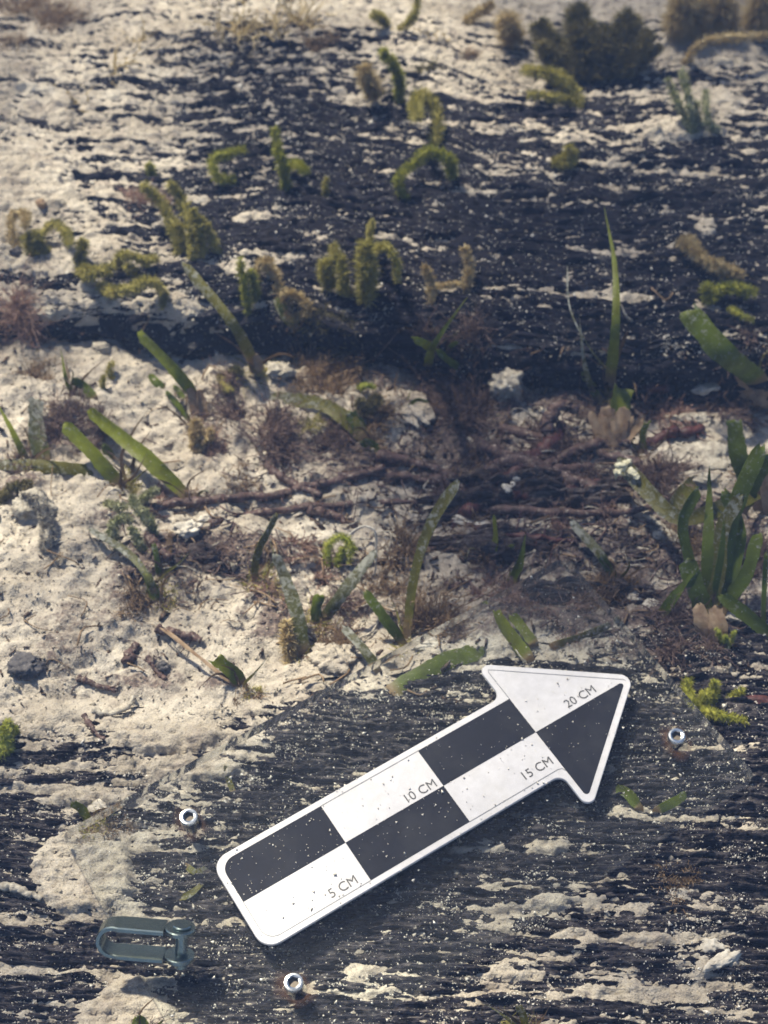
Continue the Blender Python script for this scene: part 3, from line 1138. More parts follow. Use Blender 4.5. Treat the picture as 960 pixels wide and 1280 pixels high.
def slab(name, poly, z0, z1, mat, parent, ease=0.0):
    n = len(poly)
    V = [A2W(p[0], p[1], z0) for p in poly]
    Fc = [tuple(range(n))[::-1]]
    if ease:
        c = np.mean(np.array(poly), axis=0)
        V += [A2W(p[0], p[1], z1 - ease) for p in poly]
        ins = []
        for i in range(n):
            t_ = unit(np.array(poly[(i + 1) % n]) - np.array(poly[i - 1]))
            ins.append(np.array(poly[i]) + np.array([-t_[1], t_[0]]) * ease * 100)
        V += [A2W(p[0], p[1], z1) for p in ins]
        rings = 3
    else:
        V += [A2W(p[0], p[1], z1) for p in poly]
        rings = 2
    for r in range(rings - 1):
        for i in range(n):
            j = (i + 1) % n
            Fc.append((r * n + i, r * n + j, (r + 1) * n + j, (r + 1) * n + i))
    Fc.append(tuple(range((rings - 1) * n, rings * n)))
    return mk(name, V, Fc, M[mat], parent, smooth_=False)


Z_PL = -0.0022
sheet = thing('clear_sheet', A2W(8.5, 0, Z_PL - 0.007), 'clear acrylic sheet lying on the timber beneath the checkered arrow', 'sheet')
slab('pane', round_poly([(-5.05, -6.9), (22, -6.9), (22, 7.2), (-5.05, 7.0)], [0.4] * 4), Z_PL - 0.0068, Z_PL, 'plexi', sheet)

pane_me = bpy.data.meshes['pane']
pane_me.materials.append(M['plexi_edge'])
for p_ in pane_me.polygons:
    p_.material_index = 1 if abs(p_.normal.z) < 0.5 else 0

arrow = thing('scale_arrow', A2W(8, 0, Z_PL), 'black and white checkered arrow scale marked in centimetres on the clear sheet', 'photo scale')
OUT = [(-0.30, -2.33), (14.72, -2.33), (14.72, -4.46), (20.56, 0), (14.72, 4.46), (14.72, 2.33), (-0.30, 2.33)]
zt0 = -0.0004
slab('white_board', round_poly(OUT, [0.75, 0.45, 0.36, 0.5, 0.36, 0.45, 0.75]), Z_PL + 0.0003, zt0, 'white', arrow, ease=0.0003)
z1, z2 = zt0 - 0.0001, zt0 + 0.00014


def cell(poly, rad):
    return slab('black_block', round_poly(poly, rad), z1, z2, 'black', arrow)


cell([(0, 0), (5, 0), (5, 2.04), (0, 2.04)], [0, 0, 0, 0.62])
cell([(5, -2.04), (10.03, -2.04), (10.03, 0), (5, 0)], [0] * 4)
cell([(10.03, 0), (15, 0), (15, 2.04), (10.03, 2.04)], [0] * 4)
cell([(15, -3.86), (20.05, 0), (15, 0)], [0.16, 0.12, 0])


def hairline(pts, wd=0.035):
    P = [np.array(p, float) for p in pts]
    V, Fc = [], []
    for i, p in enumerate(P):
        t_ = unit(P[min(i + 1, len(P) - 1)] - P[max(i - 1, 0)])
        nn = np.array([-t_[1], t_[0]]) * wd * 0.5
        for q, z in ((p + nn, z1), (p + nn, z2), (p - nn, z2), (p - nn, z1)):
            V.append(A2W(q[0], q[1], z))
    for i in range(len(P) - 1):
        a, b = i * 4, i * 4 + 4
        Fc += [(a, b, b + 1, a + 1), (a + 1, b + 1, b + 2, a + 2), (a + 2, b + 2, b + 3, a + 3)]
    mk('outline', V, Fc, M['line'], arrow, smooth_=False)


arc = [(0.62 - 0.62 * math.cos(t_), -1.42 - 0.62 * math.sin(t_)) for t_ in np.linspace(0, math.pi / 2, 8)]
hairline([(0, 0)] + arc + [(5, -2.04)])
hairline([(5, 2.04), (10.03, 2.04)])
hairline([(10.03, -2.04), (14.7, -2.04), (14.92, -2.1), (15, -2.3)])
hairline([(15, 2.04), (15, 3.7), (15.06, 3.82), (15.22, 3.72), (19.7, 0.30), (19.95, 0.12), (20.05, 0)])


def letters(txt, a_end, b, size):
    cu = bpy.data.curves.new('lettering', 'FONT')
    cu.body = txt
    cu.size = size
    cu.align_x = 'RIGHT'
    cu.extrude = 0.004
    cu.offset = 0.0
    cu.space_word = 1.1
    ob = bpy.data.objects.new('lettering_src', cu)
    COL.objects.link(ob)
    dg = bpy.context.evaluated_depsgraph_get()
    me = bpy.data.meshes.new_from_object(ob.evaluated_get(dg))
    bpy.data.objects.remove(ob)
    V = np.array([v.co[:] for v in me.vertices])
    Fc = [tuple(p.vertices) for p in me.polygons]
    W = np.array([A2W(a_end + q[0], b + q[1], zt0 + 0.00012 + (q[2]) * 0.01) for q in V])
    o = mk('lettering', W, Fc, M['ink'], arrow, smooth_=False)
    o['label'] = 'the printed mark ' + txt
    bpy.data.meshes.remove(me)


letters('5 CM', 4.55, -1.84, 0.60)
letters('10 CM', 9.85, 0.14, 0.60)
letters('15 CM', 14.8, -1.70, 0.60)
letters('20 CM', 18.62, 0.22, 0.60)


def screw(u, v, label):
    zb = Z_PL
    p = g(u, v, zb + 0.004)
    c = np.array([p[0], p[1], zb])
    t = thing('socket_screw', c, label, 'screw', 'socket screws through the clear sheet')
    seg = 30
    an = np.arange(seg) / seg * 2 * math.pi
    hexr = 0.0021 / np.cos((an + 0.3) % (math.pi / 3) - math.pi / 6)

    def lathe(name, prof, mat):
        V, Fc = [], []
        for r, z in prof:
            rr = r if isinstance(r, np.ndarray) else np.full(seg, r)
            V += [c + np.array([rr[i] * math.cos(an[i]), rr[i] * math.sin(an[i]), z]) for i in range(seg)]
        for k in range(len(prof) - 1):
            for i in range(seg):
                j = (i + 1) % seg
                Fc.append((k * seg + i, k * seg + j, (k + 1) * seg + j, (k + 1) * seg + i))
        Fc.append(tuple(range((len(prof) - 1) * seg, len(prof) * seg)))
        return mk(name, V, Fc, M[mat], t, smooth_=False)
    lathe('head', [(0.0025, -0.009), (0.0025, 0.0), (0.0040, 0.0002), (0.0041, 0.0036), (0.0037, 0.0044), (0.0029, 0.0045), (hexr * 1.0, 0.0043), (hexr * 0.98, 0.0022)], 'steel')
    lathe('socket', [(hexr * 0.96, 0.00225), (0.0007, 0.0023)], 'socket')
    rng = np.random.default_rng(int(u))
    n = 40
    aa = np.arange(n) / n * 2 * math.pi
    V, rad = [c + np.array([0, 0, 0.00025])], [0.0]
    for k in range(1, 6):
        rr = 0.0036 + 0.0050 * k / 5 * (1 + 0.35 * np.sin(aa * 2 + u) + 0.15 * np.sin(aa * 5 + v))
        V += [c + np.array([rr[i] * math.cos(aa[i]), rr[i] * math.sin(aa[i]) - 0.001, 0.00025]) for i in range(n)]
        rad += [k / 5] * n
    Fc = [(0, 1 + i, 1 + (i + 1) % n) for i in range(n)]
    for k in range(4):
        Fc += [(1 + k * n + i, 1 + (k + 1) * n + i, 1 + (k + 1) * n + (i + 1) % n, 1 + k * n + (i + 1) % n) for i in range(n)]
    mk('rust_stain', V, Fc, M['stain'], t, attrs=dict(rad=rad))


screw(236, 1021, 'steel socket screw near the tail of the arrow, above the pale sand patch side')
screw(367, 1228, 'steel socket screw in a rusty ring below the 5 CM corner of the arrow')
screw(846, 920, 'steel socket screw off the tip of the arrow')


def shackle():
    ctr = g(184, 1175, 0.0100)
    a = unit(np.array([1.0, -0.08, -0.02]))
    b = unit(np.array([0.03, 0.60, 0.80]))
    b = unit(b - a * (a @ b))
    c = np.cross(a, b)
    t = thing('shackle', g(186, 1176, 0.0), 'small grey steel shackle with its pin, at the edge of the clear sheet', 'shackle')
    gap, th, wd, L = 0.0062, 0.0010, 0.0054, 0.0192

    def W(x, y, z):
        return ctr + a * x + b * y + c * z
    # bent strip: eye - arm - bow - arm - eye (centre line in the a/b plane, half width along c)
    line = []
    xe, xb = L - 0.006, -L + gap
    for x in np.linspace(xe - 0.006, xb, 12):
        line.append((x, gap, (0, 1)))
    for an in np.linspace(0, math.pi, 17)[1:-1]:
        line.append((xb - gap * math.sin(an), gap * math.cos(an), (-math.sin(an), math.cos(an))))
    for x in np.linspace(xb, xe - 0.006, 12):
        line.append((x, -gap, (0, -1)))
    V, Fc = [], []
    cs = [(-1, -.7), (-.85, -1), (.85, -1), (1, -.7), (1, .7), (.85, 1), (-.85, 1), (-1, .7)]
    for i, (x, y, nn) in enumerate(line):
        for (wz, wt) in cs:
            V.append(W(x + nn[0] * wt * th, y + nn[1] * wt * th, wz * wd * (0.86 if 10 < i < 28 else 0.95)))
    k8 = len(cs)
    for i in range(len(line) - 1):
        for k in range(k8):
            k1 = (k + 1) % k8
            Fc.append((i * k8 + k, i * k8 + k1, (i + 1) * k8 + k1, (i + 1) * k8 + k))
    Fc += [tuple(range(k8))[::-1], tuple(range((len(line) - 1) * k8, len(line) * k8))]
    bow = mk('bow', V, Fc, M['steel_dull'], t, smooth_=False)

    def disc(name, x, y0, y1, r, mat, par, z=0.0, bev=0.0004, seg=32):
        V, Fc = [], []
        for yy, rr in ((y0, r - bev), (y0 + bev, r), (y1 - bev, r), (y1, r - bev)):
            V += [W(x + rr * math.cos(q), yy, z + rr * math.sin(q)) for q in np.arange(seg) / seg * 2 * math.pi]
        for k in range(3):
            Fc += [(k * seg + i, (k + 1) * seg + i, (k + 1) * seg + (i + 1) % seg, k * seg + (i + 1) % seg) for i in range(seg)]
        Fc += [tuple(range(seg)), tuple(range(3 * seg, 4 * seg))[::-1]]
        return mk(name, V, Fc, M[mat], par, smooth_=False)
    for s in (1, -1):
        disc('eye', xe, s * gap - th * 1.12, s * gap + th * 1.12, 0.0062, 'steel_dull', t)
    pin = disc('pin', xe + 0.0008, -gap - 0.0050, gap + 0.0016, 0.0026, 'steel_dull', t)
    disc('pin_head', xe + 0.0008, gap + 0.0010, gap + 0.0024, 0.0038, 'steel_dull', pin)


shackle()

# ------------------------------------------------------------------ seagrass
SG = 'seagrass shoots between the timbers'


def shoot(label, blades, group=SG, sheath=None):
    base = hit(*blades[0][0][0])
    t = thing('seagrass_shoot', base, label, 'seagrass', group)
    for i, bl in enumerate(blades):
        pts, hs, wpx, mat = bl[:4]
        kw = bl[4] if len(bl) > 4 else {}
        blade(t, pts, hs, wpx, mat, seed=int(pts[0][0] * 31 + pts[-1][1] * 7 + i), **kw)
    if sheath:
        for pts, hs, wpx in sheath:
            for q, (dx, f) in enumerate(((-.2, .8), (.2, .85))):
                pp = [(u + dx * wpx * (1 + .2 * i), v + 3 * q) for i, (u, v) in enumerate(pts)]
                blade(t, pp, hs, wpx * f, 'tan', seed=int(pts[0][0] + q), name='sheath', tip='round', taper=0.35)
    # thin dead wisps and a brown fuzz of growth round the foot
    u0, v0 = blades[0][0][0]
    under = to_arrow(base[0], base[1])
    if not (-5.2 < under[0] < 22.2 and -7 < under[1] < 7.3):
        r3 = np.random.default_rng(int(u0 * 5 + v0))
        for q in range(3):
            th = r3.uniform(-2.6, -0.5)
            L = r3.uniform(24, 60)
            a_ = (u0 + r3.uniform(-8, 8), v0 + r3.uniform(-3, 5))
            b_ = (a_[0] + L * .6 * math.cos(th), a_[1] + L * .6 * math.sin(th))
            c_ = (a_[0] + L * math.cos(th + r3.normal(0, .35)), a_[1] + L * math.sin(th + r3.normal(0, .35)))
            blade(t, [a_, b_, c_], r3.uniform(.006, .02), r3.uniform(3, 7), ['brown', 'old', 'brown'][q], seed=int(u0 + q * 7), name='wisp', tip='point', n=9)
        for q in range(2):
            c_, V_, F_ = tuft_mesh(u0 + r3.uniform(-14, 14), v0 + r3.uniform(-4, 8), r3.uniform(12, 20), 60, .8)
            mk('epiphyte', V_, F_, M[['tf_brown', 'tf_purple', 'fz_olive'][int(r3.integers(3))]], t)
    return t


shoot('seagrass shoot with one broad green blade and one lying flat to the picture edge',
      [([(152, 608), (118, 570), (80, 531)], .022, 24, 'fresh'),
       ([(138, 592), (70, 586), (-8, 580)], [0, .006, .006], 22, 'old'),
       ([(158, 606), (152, 572), (166, 540), (186, 512)], .026, 7, 'brown', dict(tip='point')),
       ([(165, 592), (170, 566), (188, 538)], .02, 7, 'brown', dict(tip='point')),
       ([(140, 575), (130, 555)], .008, 16, 'dark')])
shoot('long single green seagrass blade leaning over, pale foot beside the thin banded rhizome',
      [([(242, 628), (180, 570), (112, 512)], [0, .014, .016], 24, 'fresh', dict(taper=.05)),
       ([(215, 600), (170, 555), (120, 524)], [0, .008, .010], 14, 'old')])
shoot('narrow olive seagrass blade at the picture edge with a chalky dead blade behind it',
      [([(34, 578), (18, 545), (-6, 498)], .02, 13, 'fresh', dict(tip='point')),
       ([(55, 580), (46, 545), (44, 498)], .014, 30, 'grey')])
shoot('short dark seagrass stub with a thin upright blade on the pale sand',
      [([(90, 492), (82, 470), (75, 438)], .02, 9, 'fresh', dict(tip='point')),
       ([(118, 500), (104, 482), (90, 476)], .008, 16, 'dark')])
shoot('green seagrass blade slanting up from a sandy sheath against the foot of the charred timber',
      [([(246, 500), (225, 470), (174, 419)], [0, .020, .034], 20, 'fresh', dict(tip='cut')),
       ([(238, 512), (225, 492), (218, 484)], .006, 10, 'dark')],
      sheath=[([(250, 520), (246, 500), (243, 484)], .012, 22)])
shoot('tall slender seagrass blade with whitish upper half crossing the charred timber edge',
      [([(320, 460), (296, 414), (262, 368), (228, 326)], [0, .034, .046, .052], 19, 'old', dict(tip='round'))],
      sheath=[([(322, 466), (318, 452), (312, 440)], .01, 20)])
shoot('drab withered seagrass blade hung with tan fuzz on the charred timber',
      [([(372, 418), (354, 392), (342, 352), (338, 330)], .016, 18, 'grey'),
       ([(358, 396), (352, 384), (348, 372)], .008, 14, 'dark')])
shoot('small crossed seagrass blades with a white tip in front of the dark timber face',
      [([(534, 466), (540, 436), (560, 404), (583, 374)], [0, .030, .044, .052], 16, 'fresh', dict(tip='point')),
       ([(545, 442), (530, 430), (513, 423)], [.022, .032, .036], 17, 'fresh'),
       ([(576, 470), (560, 450), (546, 438)], [.006, .02, .028], 12, 'dark'),
       ([(560, 440), (572, 428)], .02, 8, 'dark')])
shoot('brownish seagrass blade lying along the sand with a dark green foot in the purple algae',
      [([(462, 552), (430, 522), (395, 504), (338, 494)], [0, .008, .008, .006], 28, 'old', dict(taper=.35)),
       ([(452, 548), (446, 530), (436, 516)], .012, 24, 'dark'),
       ([(482, 578), (466, 562), (452, 552)], .008, 22, 'dark')])
shoot('long thin upright seagrass blade with bleached tip rising past the red rhizome',
      [([(508, 800), (518, 720), (540, 652), (574, 599)], .06, 15, 'old', dict(taper=-.25)),
       ([(506, 806), (482, 775), (457, 740)], .02, 18, 'dark')])
shoot('broad seagrass blade with chalky grey upper half and bright green foot',
      [([(381, 820), (372, 770), (356, 722), (342, 690)], .035, 27, 'grey', dict(taper=.35))])
shoot('white encrusted seagrass blade pointing at the curved pale strand',
      [([(402, 778), (430, 740), (468, 688)], .03, 21, 'grey'),
       ([(398, 782), (396, 762), (400, 744)], .012, 20, 'dark')])
shoot('small upright seagrass blade with white middle and green tip beneath the thin rhizome',
      [([(318, 726), (322, 690), (346, 643)], .028, 13, 'old')])
shoot('thin whitish seagrass blade with lime green foot below the ring-shaped alga',
      [([(196, 752), (184, 720), (158, 690), (112, 660)], [0, .012, .012, .010], 13, 'grey'),
       ([(200, 722), (196, 700), (192, 680)], .014, 10, 'dark'),
       ([(197, 752), (190, 735), (184, 722)], .01, 18, 'fresh', dict(tip='cut'))])
shoot('short cut-off green seagrass blade emerging from a pale split sheath on the sand',
      [([(302, 856), (288, 838), (268, 822)], .014, 24, 'fresh', dict(tip='cut'))],
      sheath=[([(296, 858), (262, 830), (204, 786)], [0, .004, .003], 7)])
shoot('little forked seagrass sprig above the pale sand, next to the red rhizome',
      [([(612, 704), (620, 676), (617, 646)], .022, 12, 'fresh'), ([(614, 702), (626, 690), (642, 682)], .012, 9, 'dark')])
shoot('single short dark seagrass blade curved like a knife above the clear sheet edge',
      [([(640, 730), (652, 700), (657, 668)], .022, 18, 'dark', dict(tip='point'))])
shoot('narrow seagrass blade with frosted tip lying on the splintered plank',
      [([(768, 726), (748, 690), (714, 652)], [0, .010, .012], 16, 'grey'), ([(770, 728), (760, 706), (750, 696)], .012, 14, 'dark')])
shoot('green seagrass blades pressed under the clear sheet, above the arrow head',
      [([(662, 826), (640, 796), (618, 764)], [0, .002, .004], 24, 'fresh'), ([(668, 806), (650, 780), (640, 768)], [0, .002, .004], 18, 'fresh')])
shoot('large olive seagrass blade flattened under the clear sheet beside the arrow head barb',
      [([(484, 868), (540, 838), (604, 812)], [0, .001, .001], 32, 'dark')])
shoot('faint olive seagrass blade under the clear sheet off the upper side of the arrow head',
      [([(690, 808), (725, 800), (762, 782)], [0, .001, .001], 16, 'old')])
shoot('frayed pale seagrass blade crossing the edge of the clear sheet',
      [([(474, 842), (455, 812), (428, 784)], [0, .008, .010], 16, 'grey')])
shoot('tall narrow seagrass blade standing against the charred timber, with withered blade beside it',
      [([(762, 486), (768, 410), (768, 330), (758, 258)], [0, .046, .062, .075], 21, 'fresh', dict(tip='point', taper=.3)),
       ([(742, 492), (730, 450), (722, 398)], [0, .030, .050], 12, 'grey', dict(tip='point')),
       ([(748, 500), (738, 480), (726, 462)], .012, 16, 'fresh', dict(tip='cut')),
       ([(770, 540), (774, 510), (778, 484)], .014, 32, 'fresh', dict(tip='cut', taper=-.1)),
       ([(760, 470), (735, 432), (712, 385), (711, 334)], [0.01, .040, .052, .056], 3, 'grey'),
       ([(770, 455), (780, 425), (784, 415)], .03, 5, 'brown')],
      sheath=[([(760, 556), (764, 530), (772, 508)], .014, 40), ([(764, 560), (752, 536), (746, 516)], .012, 24),
              ([(768, 558), (786, 536), (796, 520)], .01, 22)])
shoot('thick dark green seagrass blade with crusty tip at the picture edge, over the charred timber',
      [([(952, 490), (912, 446), (860, 392)], [0, .034, .050], 36, 'dark', dict(tip='cut', taper=0))],
      sheath=[([(962, 500), (945, 496), (925, 480)], .008, 34)])
shoot('big clump of broad dark seagrass blades with one bent over and crusted at its tip',
      [([(884, 770), (870, 735), (858, 700)], .02, 34, 'dark'), ([(896, 772), (915, 715), (922, 660), (905, 612)], .045, 26, 'dark'), ([(886, 766), (900, 712), (904, 660), (925, 620)], .05, 24, 'old'), ([(894, 764), (932, 720), (950, 668)], .04, 24, 'dark'), ([(880, 764), (862, 700), (852, 652), (872, 610)], .04, 20, 'dark'),
       ([(890, 760), (884, 690), (888, 610), (890, 584)], .05, 26, 'dark', dict(tip='point')),
       ([(900, 768), (905, 700), (918, 630), (952, 556)], .06, 30, 'dark'),
       ([(966, 606), (905, 632), (850, 646), (805, 612), (770, 578)], [.03, .035, .035, .030, .026], 26, 'old', dict(taper=.0)),
       ([(824, 772), (846, 742), (872, 706)], .02, 20, 'dark', dict(tip='point')),
       ([(968, 800), (935, 770), (900, 742)], .014, 24, 'dark'),
       ([(936, 610), (924, 570), (917, 524)], .03, 30, 'dark', dict(tip='cut')),
       ([(870, 600), (850, 620), (838, 640)], .02, 24, 'old'),
       ([(955, 792), (954, 740), (960, 690)], .03, 8, 'dark'),
       ([(925, 640), (942, 600), (962, 570)], .04, 30, 'dark')],
      sheath=[([(890, 800), (888, 780), (884, 756)], .012, 40), ([(958, 640), (950, 610), (952, 590)], .02, 30)])
shoot('short upright seagrass stub among the tan sheaths beside the reddish root stub',
      [([(806, 566), (803, 545), (810, 528)], .018, 11, 'fresh', dict(tip='cut'))])
shoot('small split pale blade between the two timbers beside the bright purple tuft',
      [([(505, 515), (520, 500), (535, 502)], [0, .006, .006], 6, 'dark')])
shoot('tiny green seagrass blade on the sand patch near the screw',
      [([(112, 1030), (102, 1012), (90, 1004)], .01, 15, 'fresh')])
shoot('green seagrass tip poking in at the bottom edge of the picture by the sand patch',
      [([(176, 1296), (178, 1282), (170, 1272)], .008, 22, 'fresh', dict(tip='round'))])
shoot('small green seagrass tip on the timber at the bottom edge, below the long dark crack',
      [([(658, 1290), (654, 1272), (648, 1256)], .01, 13, 'old')])
shoot('pale thin seagrass blade under the clear sheet beside the upper edge of the arrow',
      [([(292, 992), (286, 975), (282, 958)], [0, .001, .001], 10, 'old')])
shoot('curved yellow-green blade under the clear sheet next to the arrow tail corner',
      [([(232, 1082), (246, 1092), (262, 1086)], [0, .001, .001], 11, 'old')])
shoot('yellow-green leaf fragment under the clear sheet between shackle and arrow tail',
      [([(222, 1124), (238, 1118), (253, 1106)], [0, .001, .001], 11, 'old')])
shoot('blurred green blade under the clear sheet below the arrow head barb',
      [([(800, 1010), (785, 992), (770, 985)], [0, .001, .001], 18, 'dark')])
shoot('dark green leaf scrap on the timber under the screw off the arrow tip',
      [([(820, 1014), (842, 1003), (858, 992)], [0, .002, .002], 16, 'dark')])
shoot('green and black flecked leaf scrap lying on the pale sand mound',
      [([(238, 528), (222, 506), (208, 490)], [0, .004, .004], 10, 'dark'), ([(206, 486), (196, 478), (188, 470)], [0, .003, .003], 14, 'dark')])
shoot('dead upright pale blade stump on the sand beneath the flat-lying blade',
      [([(205, 900 - 182), (210, 690), (212, 668)], [0, .006, .01], 12, 'brown')])

# ------------------------------------------------------------------ rhizomes, roots, twigs
rhizome('thin dark banded rhizome running across the sand, upper of the two', [(186, 640), (250, 629), (340, 622), (405, 606), (480, 588)], 13, 'root')
rhizome('thin dark rhizome running across the sand, lower of the two', [(262, 654), (330, 643), (420, 633), (540, 628)], 10, 'root')
rhizome('thick dark rhizome coming out of the purple algae beside the fallen blade', [(470, 572), (520, 584), (570, 600)], 15, 'root')
rhizome('black sloping rhizome crossing the pale sand wedge', [(626, 540), (680, 553), (740, 566), (800, 585)], 15, 'root')
rhizome('thick reddish rhizome bending up beside the bleached blade tip', [(584, 650), (606, 622), (650, 590), (690, 556), (706, 534)], 24, 'red', rings=14)
rhizome('red-brown rhizome below the white barnacle cluster', [(640, 624), (690, 622), (750, 606)], 20, 'red', rings=12)
rhizome('red rhizome topped with a white lime crust, above the pale sand', [(566, 654), (610, 668), (664, 674), (720, 680)], 11, 'red')
rhizome('short dark ribbed rhizome piece lying alone on the pale sand', [(200, 788), (224, 795), (252, 802)], 14, 'root', rings=16, rootlets=2)
rhizome('dark root stub with a red end beside the white shell', [(800, 562), (830, 546), (880, 540)], 15, 'red')
rhizome('arched black root standing over the sand by the grey mound', [(690, 560), (684, 528), (700, 508), (720, 512)], 18, 'root', hs=[0, .006, .01, .006])
rhizome('knotted dark root lying over the thick reddish rhizome', [(600, 560), (640, 576), (690, 592), (740, 588)], 18, 'root')
rhizome('dark root crossing below the arched black root', [(640, 612), (690, 580), (740, 560), (790, 556)], 16, 'root')
rhizome('gnarled black root behind the white barnacle cluster', [(610, 596), (650, 584), (700, 600), (760, 622)], 22, 'root', rings=5)
rhizome('short black root end beside the bleached blade tip', [(540, 604), (580, 616), (612, 640)], 18, 'root', rings=5)
rhizome('slim dark twig half buried under the reddish shoot clump', [(420, 598), (470, 594), (540, 604)], 12, 'root')
rhizome('dark twig slanting between the two thin rhizomes', [(330, 580), (360, 604), (402, 622)], 12, 'root', rootlets=14)
rhizome('short twig under the lower thin rhizome, in the shade', [(384, 640), (420, 648), (446, 660)], 13, 'root')
rhizome('dark root across the foot of the splintered slab', [(560, 634), (640, 640), (760, 644), (830, 636)], 12, 'root', rootlets=16)
rhizome('dark fragment of root in the sand above the lower timber', [(96, 848), (120, 858), (148, 864)], 8, 'root', rootlets=3)
rhizome('stubby dark root with a ring end on the sand', [(160, 830), (166, 818), (174, 806)], 13, 'root', rootlets=1)
rhizome('thin red twig on the pale sand below the bleached blade', [(480, 692), (520, 688), (556, 684)], 5, 'root', rootlets=2)
rhizome('short dark twig scrap on the sunlit sand next to the sheet edge', [(556, 728), (566, 736), (574, 730)], 8, 'root', rootlets=8)
rhizome('dark broken stick beside the dead blade stump', [(186, 672), (200, 690), (214, 700)], 14, 'root')
rhizome('black twig just under the sand at the edge of the lower timber', [(184, 824), (196, 840), (208, 850)], 7, 'root', rootlets=3)
rhizome('curved dark stick on the lower timber beside the lime-green lumps', [(104, 896), (118, 915), (132, 926)], 7, 'root', rootlets=1)
rhizome('white curved strand standing free beside the encrusted blade', [(468, 720), (470, 690), (468, 664), (452, 658), (436, 668)], 3, 'shell', hs=[0, .012, .022, .024, .022], rootlets=0, name='dead_strand', cat='strand')
rhizome('pale twisted root fibre among the dark roots', [(585, 548), (594, 560), (612, 572)], 5, 'lump', rootlets=1, name='dead_strand', cat='strand')
rhizome('pale thread hanging by the tall narrow blade', [(790, 402), (782, 394), (776, 380)], 3, 'lump', hs=[0, .006, .01], rootlets=0, name='dead_strand', cat='strand')
rhizome('small pale fibre lying on the dark timber face', [(812, 372), (818, 382), (821, 392)], 4, 'lump', rootlets=0, name='dead_strand', cat='strand')
rhizome('pale loop of fibre on the sand edge above the lower timber', [(116, 890), (140, 893), (160, 885), (168, 870)], 8, 'lump', rootlets=0, name='dead_strand', cat='strand')
rhizome('pale root curving along the lower timber at the picture edge', [(-6, 1112), (24, 1114), (52, 1126)], 11, 'lump', rootlets=0, name='dead_strand', cat='strand')

# ------------------------------------------------------------------ fuzzy algae on the charred timber
fuzzy_alga('upright fuzzy alga with bent head near the top of the picture', [([(498, 130), (499, 100), (492, 82), (476, 62)], .035, 17)], 'fz_green')
fuzzy_alga('small grey-brown feathery alga beside the bent-headed one', [([(470, 126), (462, 104), (452, 84)], .022, 20)], 'fz_tan', hair=1.5)
fuzzy_alga('hooked fuzzy alga with a hanging curl, just above the arched one', [([(538, 190), (548, 158), (540, 132), (525, 118), (518, 136), (522, 148)], .03, 17)], 'fz_olive', hair=1.3)
fuzzy_alga('arched green fuzzy alga like a caterpillar on the darkest wood', [([(564, 222), (560, 198), (535, 190), (512, 210)], [0, .016, .020, .012], 18), ([(506, 250), (498, 226), (512, 206)], [0, .012, .016], 15)], 'fz_green')
fuzzy_alga('forked fuzzy alga with a pale tan side arm', [([(358, 238), (352, 205), (342, 160)], .032, 16), ([(356, 216), (368, 204), (382, 214)], .016, 14)], 'fz_green')
fuzzy_alga('ring-like olive fuzzy alga at the edge of the sand drift', [([(296, 224), (272, 222), (266, 200), (284, 192), (306, 186)], [0, .008, .012, .014, .010], 15)], 'fz_green')
fuzzy_alga('large drooping fuzzy clump with pinkish upper stem on the charred timber',
           [([(226, 318), (216, 280), (196, 246), (178, 232)], .026, 18), ([(242, 326), (240, 290), (226, 250), (212, 228)], .030, 18), ([(252, 322), (250, 290), (240, 262)], .022, 18), ([(274, 318), (262, 292), (250, 272)], .018, 14), ([(232, 312), (226, 296), (222, 280)], .012, 16)], 'fz_olive')
fuzzy_alga('small green knob of fuzz above the drooping clump', [([(192, 222), (188, 212), (186, 206)], .008, 12)], 'fz_green')
fuzzy_alga('upright pair of fuzzy green fingers beside the slender whitish blade', [([(312, 394), (306, 360), (299, 322)], .028, 14), ([(320, 378), (318, 356), (314, 338)], .016, 13)], 'fz_green')
fuzzy_alga('tan curled fuzzy alga with looped arms over the withered blade', [([(364, 402), (352, 372), (342, 340), (326, 326)], .022, 17), ([(366, 400), (386, 386), (372, 370), (352, 364)], .016, 15), ([(322, 352), (326, 330), (340, 326)], .018, 14)], 'fz_tan')
fuzzy_alga('dense yellow-green fuzzy column with a drooping arm on the dark wood', [([(458, 376), (458, 340), (456, 304)], .032, 30), ([(462, 316), (484, 308), (496, 330), (496, 354)], [0.012, .026, .022, .012], 14), ([(430, 372), (428, 345), (416, 306)], .022, 20), ([(412, 360), (408, 342), (406, 326)], .016, 22), ([(462, 300), (462, 286), (466, 276)], .02, 10)], 'fz_olive')
fuzzy_alga('small green and tan fuzzy alga between the dense column and the tall blade', [([(582, 366), (586, 335), (580, 308)], .018, 15), ([(540, 378), (538, 352), (530, 332)], .016, 14), ([(545, 358), (560, 356), (580, 354)], [0, .006, .006], 10)], 'fz_tan')
fuzzy_alga('looping pale fuzzy alga at the picture edge on the sand drift', [([(22, 312), (14, 290), (16, 268), (32, 268), (30, 284)], .016, 14)], 'fz_tan')
fuzzy_alga('olive fuzzy alga arched over the sand drift', [([(62, 316), (50, 300), (66, 280), (84, 292), (86, 306)], .014, 14), ([(44, 318), (36, 300), (46, 294)], .01, 20)], 'fz_olive')
fuzzy_alga('long creeping fuzzy alga with knobbed branches above the sand drift', [([(100, 336), (112, 342), (140, 336)], [0, .008, .006], 20), ([(98, 330), (102, 312), (104, 300)], .012, 16), ([(124, 358), (150, 364), (190, 352), (204, 366)], [0, .010, .010, .006], 18), ([(142, 336), (156, 318), (178, 326), (196, 324)], [0, .012, .010, .004], 15), ([(172, 352), (166, 338), (158, 332)], .008, 14), ([(204, 388), (206, 372), (198, 360)], .008, 12)], 'fz_olive')
